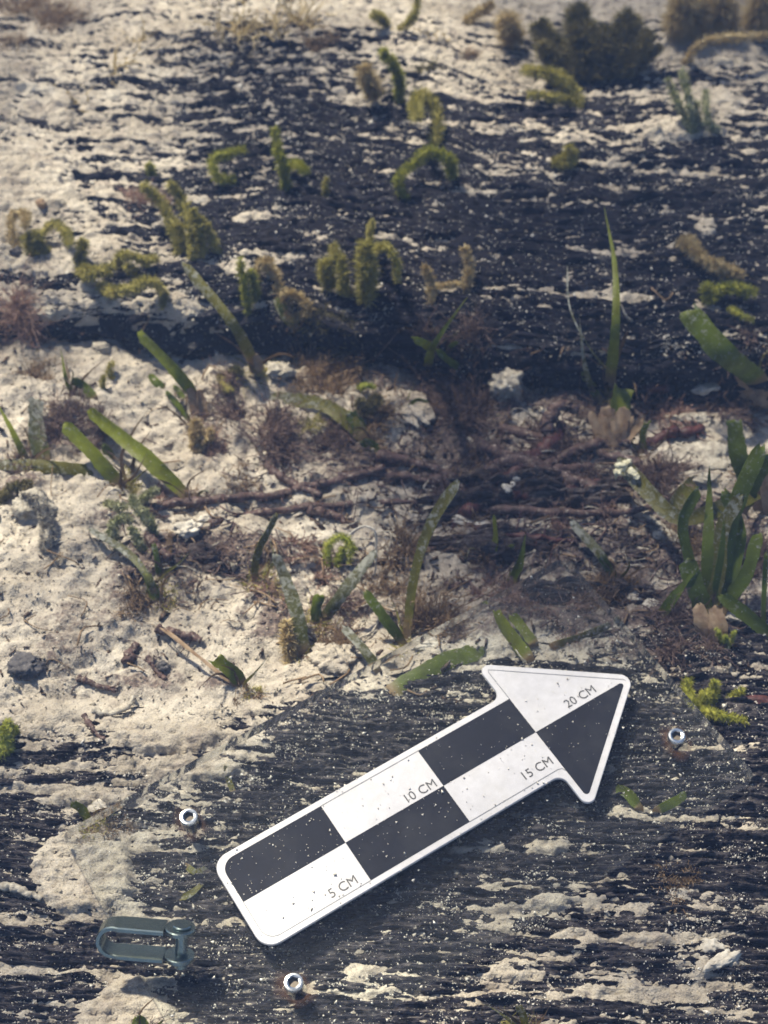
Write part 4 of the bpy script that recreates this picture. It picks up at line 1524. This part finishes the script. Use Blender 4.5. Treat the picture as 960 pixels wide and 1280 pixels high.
fuzzy_alga('fuzzy alga with a swollen tan end on the charred timber near the picture edge', [([(928, 344), (890, 330), (858, 306)], [0, .010, .012], 20), ([(870, 312), (862, 302), (852, 304)], .014, 18)], 'fz_tan')
fuzzy_alga('green mossy alga spread behind the thick crusty blade', [([(884, 378), (905, 360), (946, 366)], [0, .008, .006], 18), ([(890, 380), (884, 366), (886, 356)], .008, 18), ([(912, 384), (926, 394), (942, 400)], [0, .005, .004], 9)], 'fz_green')
fuzzy_alga('leaning olive fuzzy alga with two parallel arms on the sandy timber top', [([(728, 136), (712, 108), (684, 92), (656, 88)], .020, 20), ([(722, 130), (700, 122), (660, 118)], .012, 14)], 'fz_olive')
fuzzy_alga('star of pale green fuzzy arms on the white sand', [([(868, 168), (862, 130), (852, 86)], .028, 13), ([(864, 166), (848, 130), (834, 98)], .022, 13), ([(896, 164), (884, 150), (882, 112)], .02, 12), ([(876, 160), (868, 140), (872, 128)], .012, 12)], 'fz_silt')
fuzzy_alga('big dark shaggy alga bush at the top of the picture', [([(735, 95), (700, 70), (672, 30)], .026, 36), ([(740, 96), (730, 60), (720, 10)], .030, 42), ([(752, 96), (770, 60), (790, 20)], .030, 40), ([(738, 100), (700, 82), (676, 56)], .024, 28), ([(758, 98), (790, 74), (812, 40)], .026, 26), ([(740, 98), (745, 70), (760, 40)], .022, 42), ([(776, 100), (796, 82), (826, 58)], .016, 16)], 'tf_dark', hair=.9, dens=2.6, group='algae along the top of the picture')
fuzzy_alga('long tan fuzzy stem slanting over the white sand by the dark bush', [([(856, 80), (880, 52), (930, 46), (968, 44)], [0, .02, .02, .018], 14)], 'fz_tan', group='algae along the top of the picture')
fuzzy_alga('brown bristly alga in the top corner behind the white sand', [([(850, 40), (850, 20), (860, -8)], .03, 30), ([(900, 44), (905, 20), (900, -8)], .03, 30), ([(940, 36), (950, 16), (955, -8)], .03, 30), ([(880, 46), (870, 25), (880, 0)], .024, 26)], 'fz_tan', hair=1.5, dens=1.4, group='algae along the top of the picture')
fuzzy_alga('thin olive stem with a brush head at the top of the picture', [([(498, 38), (516, 22), (524, -6)], .02, 12), ([(484, 34), (476, 22), (466, 18)], .012, 14)], 'fz_olive', group='algae along the top of the picture')
fuzzy_alga('short bristly alga stem leaning across the pale sand at the top', [([(580, 28), (598, 16), (616, 4)], .012, 15)], 'fz_tan', group='algae along the top of the picture')
fuzzy_alga('dim brush-like alga beside the big dark bush', [([(640, 56), (638, 38), (630, 22)], .02, 24)], 'fz_tan', hair=1.6, group='algae along the top of the picture')
fuzzy_alga('small fuzzy finger standing at the crack below the forked alga', [([(408, 246), (407, 234), (408, 222)], .01, 9)], 'fz_olive')
fuzzy_alga('low reddish-brown fuzz on the timber beside a green stem', [([(692, 206), (708, 200), (716, 186)], .01, 16), ([(716, 208), (712, 196), (710, 184)], .012, 12)], 'fz_olive', hair=1.4)
fuzzy_alga('yellow-green ring of soft alga under the curved white strand', [([(410, 712), (410, 684), (424, 670), (438, 682), (436, 704)], [0, .008, .012, .010, .004], 15), ([(420, 708), (426, 694), (430, 684)], .008, 14)], 'fz_lime', hair=.75)
fuzzy_alga('pale green ring-shaped alga clump beside the end of the thin rhizome',
           [([(150, 688), (140, 664), (150, 648), (166, 652)], [0, .008, .012, .010], 19), ([(192, 672), (188, 652), (170, 634), (166, 620)], [0, .008, .012, .012], 20), ([(176, 626), (186, 618), (196, 612)], .012, 16), ([(132, 630), (148, 634), (160, 634)], [0, .006, .006], 15), ([(180, 690), (172, 672), (162, 660)], .008, 16)], 'fz_silt', hair=.7)
fuzzy_alga('lime-green lumpy alga at the picture edge above the lower timber', [([(2, 948), (8, 930), (4, 908)], .012, 26), ([(20, 918), (12, 908), (8, 900)], .008, 18)], 'fz_lime', hair=.5)
fuzzy_alga('bright green beaded alga beside the big seagrass clump', [([(905, 806), (900, 796), (896, 786)], .01, 12), ([(912, 806), (916, 796), (918, 788)], .01, 11), ([(908, 812), (908, 800), (906, 794)], .01, 13)], 'fz_lime', hair=.35)
fuzzy_alga('green mossy alga mound creeping on the timber near the arrow tip', [([(862, 850), (858, 862), (868, 882)], .006, 18), ([(866, 880), (890, 892), (934, 902)], [0, .006, .004], 18), ([(888, 882), (892, 866), (894, 852)], .01, 18), ([(910, 876), (922, 868), (928, 862)], .006, 14), ([(872, 890), (880, 876), (884, 866)], .01, 22)], 'fz_green', hair=.7)
fuzzy_alga('dim green alga lump in the sand at the foot of the slender blade', [([(276, 468), (280, 482), (290, 486)], .008, 14), ([(280, 470), (292, 462), (304, 466)], .008, 13)], 'fz_olive', hair=.6)
fuzzy_alga('bright green rounded leaf-like alga in the purple algae', [([(448, 486), (458, 482), (470, 484)], [0, .008, .006], 16)], 'fz_lime', hair=.3)
fuzzy_alga('dark green tattered alga above the fallen brownish blade', [([(456, 520), (462, 508), (474, 498)], .012, 20), ([(460, 520), (450, 508), (452, 500)], .010, 18)], 'tf_dark', hair=.8)
fuzzy_alga('green mossy crumbs on the pale sand near the timber foot', [([(140, 474), (136, 462), (142, 452)], .006, 12), ([(130, 486), (128, 478), (130, 470)], .004, 10)], 'fz_olive', hair=.6)
fuzzy_alga('grey silty alga stem hanging over the sand at the picture edge', [([(56, 690), (60, 660), (48, 630), (26, 618)], .018, 28), ([(60, 664), (56, 640), (40, 624)], .012, 26)], 'lump', hair=.5)
fuzzy_alga('dark mossy strip at the picture edge above the silty stem', [([(-4, 630), (14, 612), (40, 604)], [0, .006, .006], 22)], 'tf_dark', hair=.6)
fuzzy_alga('sand-dusted upright alga stump on the sand below the leaf scraps', [([(246, 566), (246, 545), (244, 526)], .014, 26), ([(252, 560), (262, 548), (262, 536)], .008, 16)], 'fz_tan', hair=.6)
fuzzy_alga('soft tan alga column at the foot of the chalky grey blade', [([(362, 826), (360, 800), (358, 776)], .014, 20)], 'fz_tan', hair=1.0)

# ------------------------------------------------------------------ filament tufts
tuft('round purple-brown filament tuft standing on the sand left of the fallen blade', 328, 528, 44, 'tf_purple', 520, .8, wide=1.4)
tuft('dense purple filament tuft below the small crossed blades', 545, 478, 34, 'tf_purple', 380, .9)
tuft('wide purple-brown filament cushion before the grey sand mound', 592, 518, 50, 'tf_purple', 620, .8)
tuft('rusty brown filament tuft against the foot of the charred timber', 430, 462, 30, 'tf_brown', 320, .9)
tuft('brownish filament tuft between the slender blade foot and the fallen blade', 392, 470, 28, 'tf_brown', 260, .9)
tuft('purple filament tuft over the thick dark rhizome', 430, 560, 34, 'tf_purple', 340, .8)
tuft('small pink-brown tuft behind the fallen blade foot', 478, 520, 22, 'tf_brown', 200, .8)
tuft('dark brown tuft under the flat-lying blade beside the chalky dead blade', 72, 548, 36, 'tf_purple', 380, .7, wide=1.4)
tuft('brown tuft on the sand above the dark seagrass stub', 50, 470, 24, 'tf_brown', 150, .7)
tuft('purplish tuft behind the long green blade', 112, 528, 30, 'tf_purple', 260, .7)
tuft('tan brush tuft beside the yellow-green ring of alga', 385, 706, 24, 'tf_pink', 260, .8, wide=1.5)
tuft('rusty upright tuft beneath the twig beside the bleached blade', 505, 682, 22, 'tf_brown', 160, 1.2, wide=1.6)
tuft('fan-shaped brown tuft beside the foot of the long thin blade', 532, 772, 32, 'tf_brown', 300, 1.1, lean=(.3, .4), wide=1.5)
tuft('dull brown tuft at the foot of the white encrusted blade', 446, 770, 28, 'tf_purple', 260, .8)
tuft('brown tuft in front of the sunlit sand by the frayed blade', 415, 806, 26, 'tf_brown', 240, .7)
tuft('drab filament mat under the clear sheet corner', 688, 770, 48, 'tf_pink', 420, .35)
tuft('rust-coloured bit of tuft on the narrow frosted blade foot', 768, 738, 18, 'tf_brown', 140, 1.0, wide=1.5)
tuft('pinkish fuzzy tuft at the picture edge under the sand drift', 4, 385, 36, 'tf_pink', 420, .9)
tuft('brown filament patch in the top corner of the picture', 45, 34, 46, 'tf_brown', 520, .6)
tuft('pale pink tuft in the dark wood beside the barnacle cluster', 740, 632, 26, 'tf_pink', 200, .7)
tuft('peach-coloured tuft of sheaths beside the short upright stub', 828, 516, 26, 'tf_pink', 260, .8, wide=2.2)
tuft('dark purple tuft at the foot of the thick crusty blade', 905, 508, 34, 'tf_purple', 320, .7)
tuft('feathery dark tuft in front of the white shell', 826, 590, 30, 'tf_purple', 300, .9, wide=1.4)
tuft('reddish-brown tuft at the foot of the big seagrass clump', 862, 790, 38, 'tf_purple', 360, .7)
tuft('brown tuft between the roots and the tall narrow blade', 712, 560, 44, 'tf_purple', 480, .5)
tuft('purple-brown strands draped on the broken slab', 650, 575, 44, 'tf_purple', 420, .5)
tuft('rusty strands next to the red rhizome with lime crust', 590, 690, 26, 'tf_brown', 220, .8)
tuft('brownish tuft on the splintered piece beside the clear sheet edge', 740, 742, 30, 'tf_brown', 240, .7)
tuft('rusty smear of alga on the sand patch near the tail screw', 140, 1028, 28, 'tf_brown', 280, .3)
tuft('dim rusty tuft on the lower timber far below the arrow tip', 862, 1100, 26, 'tf_brown', 200, .35)
tuft('dark filament mat over the shaded roots beside the thick reddish rhizome', 560, 620, 40, 'tf_purple', 420, .5)
tuft('dusky tuft beside the crusted bent-over blade tip', 745, 590, 34, 'tf_purple', 320, .5)
tuft('brown patch of fuzz at the edge of the sand, top of the picture', 400, 44, 22, 'tf_brown', 220, .6)
tuft('dark small tuft lying alone on the pale top sand', 536, 86, 12, 'tf_dark', 160, .7)
tuft('little brown tuft alone on the pale sand near the dark bush', 590, 72, 11, 'tf_brown', 140, .8)
tuft('dull green-grey mossy patch hanging over the timber foot', 400, 425, 34, 'tf_dark', 340, .5)
tuft('mossy strands at the timber foot behind the rusty tuft', 440, 430, 22, 'tf_dark', 200, .6)
tuft('pinkish silty tuft beneath the drooping clump stem', 185, 248, 20, 'tf_pink', 220, .8)
tuft('brown crumbly tuft on the shaded sand under the big clump', 945, 700, 34, 'tf_purple', 300, .7)
tuft('drab tuft at the foot of the little forked sprig', 625, 742, 24, 'tf_pink', 220, .7)

tuft('silty tan tuft beside the sand-dusted alga stump', 272, 552, 22, 'tf_pink', 200, .6)
tuft('brown tuft between the dark slanting twig and the upper thin rhizome', 300, 596, 24, 'tf_brown', 200, .5)
tuft('fine brown tuft under the chalky coral crumb', 262, 690, 26, 'tf_purple', 240, .6)
tuft('thin tan tuft in front of the small upright blade with white middle', 338, 742, 24, 'tf_pink', 200, .6)
tuft('wispy brown tuft between the white encrusted blade and the long thin blade', 478, 722, 26, 'tf_brown', 220, .8)
tuft('dusky tuft across the edge of the clear sheet, beside the flattened olive blade', 566, 784, 26, 'tf_purple', 220, .6)
tuft('tan fuzz on the splintered plank under the frosted blade', 700, 652, 28, 'tf_pink', 220, .5)
tuft('dark tuft behind the bent-over crusted blade', 838, 628, 30, 'tf_purple', 260, .7)
tuft('brown fuzz in the hollow between the big clump and the small splinter', 862, 684, 28, 'tf_brown', 240, .7)
tuft('silty grey-brown tuft at the foot of the long single blade', 206, 618, 22, 'tf_pink', 180, .6)
tuft('olive fuzz under the fallen brownish blade', 392, 532, 22, 'fz_olive', 180, .5)
tuft('brown fuzz at the foot of the thin whitish blade with lime foot', 172, 744, 24, 'tf_brown', 180, .6)

# upright tan filaments on the far sand
for i, (u, v, r_, n_, lb) in enumerate([
        (300, 44, 26, 34, 'sparse tan upright sprigs at the top edge, first clump from the brown corner patch'),
        (375, 30, 26, 34, 'sparse tan upright sprigs at the top edge beside the brown fuzz'),
        (340, 40, 22, 24, 'thin tan sprigs between the two larger sprig clumps at the top edge'),
        (178, 52, 16, 12, 'few tan bristles on the sand near the brown corner patch'),
        (146, 84, 16, 14, 'few tan bristles on the drift below the first bristles'),
        (98, 130, 14, 12, 'small tan bristles on the brightest sand drift'),
        (545, 52, 14, 5, 'two or three dark wisps on the pale top sand')]):
    tuft(lb, u, v, r_, 'fz_tan', n_, 2.0, name='sprig_clump', group='sprigs on the far sand', wide=3.0)

# ------------------------------------------------------------------ shells, crusts, lumps, pebbles
t = thing('barnacle_cluster', hit(639, 604), 'white barnacle cluster on the dark broken slab', 'barnacle')
for i, (du, dv, s) in enumerate(((-5, 7, 13), (6, -6, 13), (2, 2, 9), (-4, 10, 8))):
    p = lift(639 + du, 604 + dv, hit(639, 604)[2], .006)
    V, Fc = lump_mesh(p, np.array((s, s, s * .8)) * PXM * .5, 60 + i, .3)
    mk('barnacle', V, Fc, M['shell'], t)
lump('white chalky coral crumb beside the lower thin rhizome', 238, 662, (30, 18, 12), 'shell', 'coral_crumb', 'shell', rot=.4, rough=.5)
lump('narrow white shell chip above the chalky crumb', 258, 648, (26, 10, 8), 'shell', 'shell_chip', 'shell', rot=.5, rough=.4)
lump('white lime crust on the red rhizome', 588, 652, (44, 11, 9), 'shell', 'lime_crust', 'crust', rot=-.28, rough=.5)
lump('small white lump at the end of the lime crust', 624, 664, (14, 12, 10), 'shell', 'lime_lump', 'crust', rough=.4)
lump('large white shell half buried behind the big seagrass clump', 880, 574, (86, 46, 14), 'lump', 'buried_shell', 'shell', rough=.3)
lump('pale ridge of sand under the white shell', 862, 600, (50, 16, 10), 'lump', 'sand_ridge', 'lump', rough=.4)
t = thing('tip_crust', hit(780, 590), 'yellowish lime crust clustered on the bent seagrass tip', 'crust')
for i, (du, dv, s) in enumerate(((0, 0, 16), (9, -6, 12), (-4, 7, 12), (12, 6, 12), (20, 12, 9))):
    p = lift(776 + du, 584 + dv, hit(852, 646)[2], .027)
    V, Fc = lump_mesh(p, np.array((s, s, s * .8)) * PXM * .5, 80 + i, .45)
    mk('crust_knob', V, Fc, M['crustm'], t)
lump('pale elongated sand-coated stone between the purple cushions', 514, 514, (36, 64, 12), 'sand', 'sandy_stone', 'stone', rot=.5, rough=.3)
lump('grey pointed sand mound before the charred timber', 634, 484, (38, 34, 30), 'lump', 'sandy_stone', 'stone', rough=.35)
lump('flat pale splinter lying on the splintered plank', 792, 686, (76, 13, 8), 'lump', 'pale_splinter', 'splinter', rot=-.18, rough=.25)
lump('small pale splinter beside the big seagrass clump', 836, 672, (34, 16, 8), 'lump', 'pale_splinter', 'splinter', rot=-.2, rough=.35)
lump('thin pale chip above the flat splinter', 818, 652, (28, 8, 6), 'lump', 'pale_splinter', 'splinter', rot=-.7, rough=.3)
lump('rounded pale pebble near the narrow frosted blade', 796, 746, (26, 18, 12), 'shell', 'pebble', 'pebble', rough=.25)
lump('small pale pebble beside the rounded one', 816, 756, (20, 12, 10), 'shell', 'pebble', 'pebble', rough=.3)
lump('white shell chip at the foot of the big seagrass clump', 914, 774, (22, 12, 10), 'shell', 'shell_chip', 'shell', rough=.3)
lump('white flake in the cleft by the edge of the clear sheet', 532, 806, (28, 10, 8), 'shell', 'shell_chip', 'shell', rough=.4, rot=.1)
lump('bright white pebble on the lower timber, upper of a pair', 888, 1184, (30, 22, 14), 'shell', 'pebble', 'pebble', rough=.25)
lump('bright white pebble on the lower timber, lower of a pair', 904, 1200, (38, 16, 12), 'shell', 'pebble', 'pebble', rough=.3, rot=.45)
lump('pinkish white pebble on the rusty sand near the tail screw', 124, 1010, (26, 15, 10), 'shell', 'pebble', 'pebble', rough=.3)
lump('dark crusty double pebble on the sand at the picture edge', 32, 830, (30, 24, 14), 'pebble', 'dark_pebble', 'pebble', rough=.5)
lump('small dark pebble joined to the double pebble', 42, 838, (16, 14, 11), 'pebble', 'dark_pebble', 'pebble', rough=.4)
lump('tiny dark pebble under the double pebble', 22, 847, (8, 8, 7), 'pebble', 'dark_pebble', 'pebble', sub=2)
lump('dark pebble on the sand beside the ribbed rhizome piece', 206, 832, (15, 11, 9), 'pebble', 'dark_pebble', 'pebble', rough=.35)
lump('dark pebble on the sand above the stubby ring-ended root', 172, 775, (14, 9, 7), 'pebble', 'dark_pebble', 'pebble', rough=.35)
lump('round grey stone by the picture edge beside the silty stem', 40, 632, (44, 34, 26), 'lump', 'sandy_stone', 'stone', rough=.3)
lump('small dark knob on the sand drift at the picture edge', 20, 316, (14, 12, 12), 'pebble', 'dark_pebble', 'pebble', rough=.3)
lump('brown pebble on the sand drift', 52, 256, (14, 11, 11), 'tan', 'brown_pebble', 'pebble', rough=.25)
lump('tan nodule on the timber under the creeping fuzzy alga', 58, 392, (24, 14, 12), 'lump', 'sandy_stone', 'stone', rough=.3)
lump('small sandy nodule at the timber foot', 128, 436, (20, 16, 14), 'lump', 'sandy_stone', 'stone', rough=.3)
lump('dark pebble on the white sand by the star alga', 860, 44, (10, 8, 8), 'pebble', 'dark_pebble', 'pebble', sub=2)
lump('sandy cobble at the foot of the charred timber near the rusty tuft', 352, 468, (32, 26, 24), 'lump', 'sandy_stone', 'stone', rough=.35)
lump('small pale stone under the tall slender blade', 356, 452, (16, 14, 14), 'lump', 'sandy_stone', 'stone', rough=.35)
lump('sunlit rough stone beside the frayed pale blade', 420, 822, (52, 34, 18), 'sand', 'sandy_stone', 'stone', rough=.4)
lump('grey sand lump resting at the bottom side of the arrow', 394, 1160, (11, 14, 10), 'lump', 'sand_lump', 'lump', sub=2)
lump('tiny white grain stuck at the tail corner of the arrow', 339, 1187, (6, 6, 6), 'shell', 'sand_lump', 'lump', sub=2)
lump('orange-red shard at the picture edge near the mossy mound', 950, 878, (40, 12, 8), 'red', 'red_shard', 'shard', rough=.3)
lump('reddish fragment of bark behind the peach-coloured tuft', 812, 490, (40, 14, 10), 'red', 'red_shard', 'shard', rough=.35)
lump('pale sand ridge against the timber foot by the thick crusty blade', 884, 488, (38, 14, 12), 'shell', 'sand_ridge', 'lump', rough=.3, rot=.3)
lump('pale sand ridge beside the dark root stub', 856, 524, (60, 12, 10), 'lump', 'sand_ridge', 'lump', rough=.3)

# ------------------------------------------------------------------ loose grains and crumbs (nobody could count them)
def scatter_tetra(name, P, size, mat, label, stretch=None, flat=1.0, seed=0):
    rng = np.random.default_rng(seed)
    n = len(P)
    T4 = np.array([[1, 1, 1], [1, -1, -1], [-1, 1, -1], [-1, -1, 1]]) / 1.5
    V = T4[None] * rng.uniform(0.6, 1.4, (n, 4, 1)) * size[:, None, None]
    if stretch is not None:
        V[:, :, 0] *= stretch[:, None]
    a = unit(rng.normal(size=(n, 3)))
    b = unit(np.cross(a, rng.normal(size=(n, 3))))
    c = np.cross(a, b)
    if stretch is not None:
        th = rng.uniform(0, 6.28, n) if flat == 1.0 else rng.normal(0, .5, n)
        a = np.stack([np.cos(th), np.sin(th), rng.normal(0, .15, n)], 1)
        b = np.stack([-np.sin(th), np.cos(th), rng.normal(0, .15, n)], 1)
        c = np.tile([0, 0, .6], (n, 1))
    W = V[:, :, :1] * a[:, None] + V[:, :, 1:2] * b[:, None] + V[:, :, 2:] * c[:, None] + P[:, None]
    Fc = (np.arange(n)[:, None, None] * 4 + np.array([[0, 1, 2], [0, 3, 1], [0, 2, 3], [1, 3, 2]])[None]).reshape(-1, 3)
    o = mk(name, W.reshape(-1, 3), Fc, M[mat], smooth_=False)
    o['kind'] = 'stuff'
    o['label'] = label
    o['category'] = 'grains'


rng = np.random.default_rng(5)


def in_view(P, m=30):
    u, v = project(P[:, 0], P[:, 1], P[:, 2])
    return P[(u > -m) & (u < 960 + m) & (v > -m) & (v < 1280 + m)]


def on_wood(V, n, clump):
    P = in_view(V.reshape(-1, 3))
    P = P[P[:, 2] > sand_z(P[:, 0], P[:, 1]) - 0.0003]
    dz = P[:, 2] - sand_z(P[:, 0], P[:, 1])
    wgt = np.exp(0.8 * sample(clump, P[:, 0], P[:, 1])) * (0.25 + np.exp(-(dz / 0.0014) ** 2))
    i = rng.choice(len(P), n, replace=True, p=wgt / wgt.sum())
    return P[i] + np.stack([rng.normal(0, .0006, n), rng.normal(0, .0005, n), rng.uniform(0, .0003, n)], 1)


CL = make_field(77, 0.016, 0.004, 2.2)
gu = on_wood(UPV, 42000, CL)
gl_ = on_wood(LOV, 28000, CL)
ga, gb = rng.uniform(-0.2, 20, 1100), rng.uniform(-2.4, 2.4, 1100)
kk = rng.random(1100) < np.where((ga < 5) & (gb > 0), 1.0, 0.40)
gar = np.array([A2W(a_, b_, 0.0) for a_, b_ in zip(ga[kk], gb[kk])])
gp = in_view(np.array([A2W(a_, b_, Z_PL + 0.0002) for a_, b_ in zip(rng.uniform(-5, 22, 1500), rng.uniform(-6.9, 7.1, 1500))]))
GP = np.vstack([gu, gl_])
scatter_tetra('sand_grains', GP, rng.lognormal(math.log(0.00025), 0.5, len(GP)), 'grain', 'pale sand grains sprinkled over the dark wood', seed=1)
GA = np.vstack([gar, gp])
scatter_tetra('silt_specks', GA, rng.lognormal(math.log(0.00022), 0.5, len(GA)), 'grain', 'white specks of silt on the arrow and the clear sheet', seed=2)
# dark crumbs of wood and leaf on the sand
uu, vv = rng.uniform(-20, 980, 9000), rng.uniform(430, 900, 9000)
dens = np.exp(-(((uu - 640) / 230) ** 2 + ((vv - 620) / 110) ** 2)) * 0.9 + 0.09 + 0.25 * np.exp(-(((uu - 270) / 160) ** 2 + ((vv - 690) / 60) ** 2))
k = rng.random(9000) < dens
DP = np.array([hit(a_, b_) for a_, b_ in zip(uu[k], vv[k])])
scatter_tetra('wood_crumbs', DP + [0, 0, .0003], rng.lognormal(math.log(0.0006), 0.5, len(DP)), 'debris', 'dark crumbs of wood and leaf littering the sand', stretch=rng.uniform(1, 4.5, len(DP)), seed=3)
# coarse sand and shell crumbs on the sand itself
uu, vv = rng.uniform(-20, 980, 9000), np.r_[rng.uniform(430, 900, 6000), rng.uniform(-20, 430, 3000)]
SP = np.array([hit(a_, b_) for a_, b_ in zip(uu, vv)])
scatter_tetra('shell_crumbs', SP + [0, 0, .0002], rng.lognormal(math.log(0.0005), 0.45, len(SP)), 'lump', 'coarse grains and shell crumbs on the sand', seed=4)


def fibres(name, label, zones, mat, n, seed):
    """loose dead root fibres lying about in a tangle"""
    r2 = np.random.default_rng(seed)
    V, Fc, o = [], [], 0
    for k in range(n):
        zu, zv, a_, b_ = zones[r2.integers(len(zones))]
        u, v = r2.normal(zu, a_), r2.normal(zv, b_)
        c = hit(u, v)
        th = r2.normal(0, .6)
        L = r2.uniform(.004, .018)
        d = np.array([math.cos(th), math.sin(th), 0]) * L / 2
        P = np.array([c - d, c + r2.normal(0, .25, 3) * L, c + d])
        P[:, 2] = zsurf(P[:, 0], P[:, 1]) + r2.uniform(.0003, .004, 3)
        Q = spline(P, 6)
        v_, f_ = tube_data(Q, np.full(6, r2.uniform(.00018, .0006)), 4)
        V.append(v_)
        Fc += [tuple(i + o for i in q) for q in f_]
        o += len(v_)
    ob = mk(name, np.vstack(V), Fc, M[mat])
    ob['kind'] = 'stuff'
    ob['label'] = label
    ob['category'] = 'litter'


fibres('root_litter', 'tangle of dead dark root fibres littering the gully', [(650, 610, 110, 50), (720, 690, 90, 40), (560, 580, 90, 40), (380, 560, 80, 40), (270, 690, 60, 24), (880, 740, 60, 50), (700, 520, 90, 24)], 'root', 420, 8)
fibres('leaf_litter', 'brown dead leaf fibres scattered on the sand', [(520, 700, 100, 40), (330, 700, 90, 40), (600, 640, 130, 60), (160, 560, 90, 70), (150, 720, 110, 70), (420, 800, 100, 30), (800, 600, 100, 70)], 'tf_brown', 180, 9)
fibres('pale_litter', 'bleached grass fibres caught among the dark roots', [(640, 610, 120, 60), (520, 640, 120, 60), (300, 690, 90, 30), (740, 700, 90, 40), (480, 790, 90, 30)], 'lump', 90, 10)

# ------------------------------------------------------------------ the water
def box(name, x0, x1, y0, y1, z0, z1):
    V = [(x, y, z) for z in (z0, z1) for y in (y0, y1) for x in (x0, x1)]
    Fc = [(0, 2, 3, 1), (4, 5, 7, 6), (0, 1, 5, 4), (2, 6, 7, 3), (0, 4, 6, 2), (1, 3, 7, 5)]
    m = bpy.data.materials.new('water_haze')
    m.use_nodes = True
    nt = m.node_tree
    nt.nodes.remove(nt.nodes['Principled BSDF'])
    pv = nt.nodes.new('ShaderNodeVolumePrincipled')
    pv.inputs['Color'].default_value = (0.34, 0.52, 1.0, 1)
    pv.inputs['Density'].default_value = 0.085
    nt.links.new(pv.outputs[0], nt.nodes['Material Output'].inputs['Volume'])
    o = mk(name, V, Fc, m, smooth_=False)
    o['kind'] = 'stuff'
    o['label'] = 'faint blue haze of the water'
    o['category'] = 'haze'


box('haze', -15.5, 15.5, -15, 16.5, -1.1, 0.72)


# ------------------------------------------------------------------ unseen water sheet overhead, added as a gobo: its tint dapples and shades the sunlight
def water_gobo():
    fine = np.arange(-1.3, 1.3, 0.018)
    k_ = np.linspace(0, 1, 16)[1:] ** 2.2 * 13.5
    ax_ = np.concatenate([(-1.3 - k_)[::-1], fine, 1.3 + k_])
    WX, WY = np.meshgrid(ax_, ax_ + 0.6)
    zs_ = 0.80
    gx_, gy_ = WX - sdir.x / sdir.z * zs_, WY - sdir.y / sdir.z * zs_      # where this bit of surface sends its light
    swell_shade = 0.5 * np.cos(2 * math.pi * (gx_ + 0.20) / 0.86) + 0.5 * np.cos(2 * math.pi * (gy_ - 0.30) / 0.52 + 1.2 * gx_) * (0.5 - 0.4 * np.cos(2 * math.pi * (gx_ + 0.2) / 0.86))  # bands placed to light the left and shade the middle right
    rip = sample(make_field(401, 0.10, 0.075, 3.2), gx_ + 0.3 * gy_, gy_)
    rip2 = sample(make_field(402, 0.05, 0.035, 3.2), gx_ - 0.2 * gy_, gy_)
    gobo_tint = 0.49 + 0.27 * swell_shade + 0.17 * rip + 0.18 * np.exp(-(rip2 / 0.45) ** 2)  # hand-set transmittance that casts bright and dark pools on the sea floor
    Z = zs_ + 0.010 * swell_shade + 0.0035 * rip + 0.0015 * rip2
    m = bpy.data.materials.new('water_gobo')
    m.use_nodes = True
    nt = m.node_tree
    t = NT(nt)
    nt.nodes.remove(nt.nodes['Principled BSDF'])
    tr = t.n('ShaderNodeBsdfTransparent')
    t.link(t.mix(t.attr('gobo_tint'), (0.0, 0.0, 0.02), (1.0, 1.0, 0.98)), tr.inputs[0])
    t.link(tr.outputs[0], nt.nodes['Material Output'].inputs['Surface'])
    o = mk('water_gobo', np.stack([WX, WY, Z], -1).reshape(-1, 3), grid_faces(len(ax_), len(ax_)), m, attrs=dict(gobo_tint=np.clip(gobo_tint, 0.12, 1.0).ravel()))
    o['kind'] = 'structure'
    o['label'] = 'rippled water sheet overhead, added to dapple and shade the sunlight'


water_gobo()
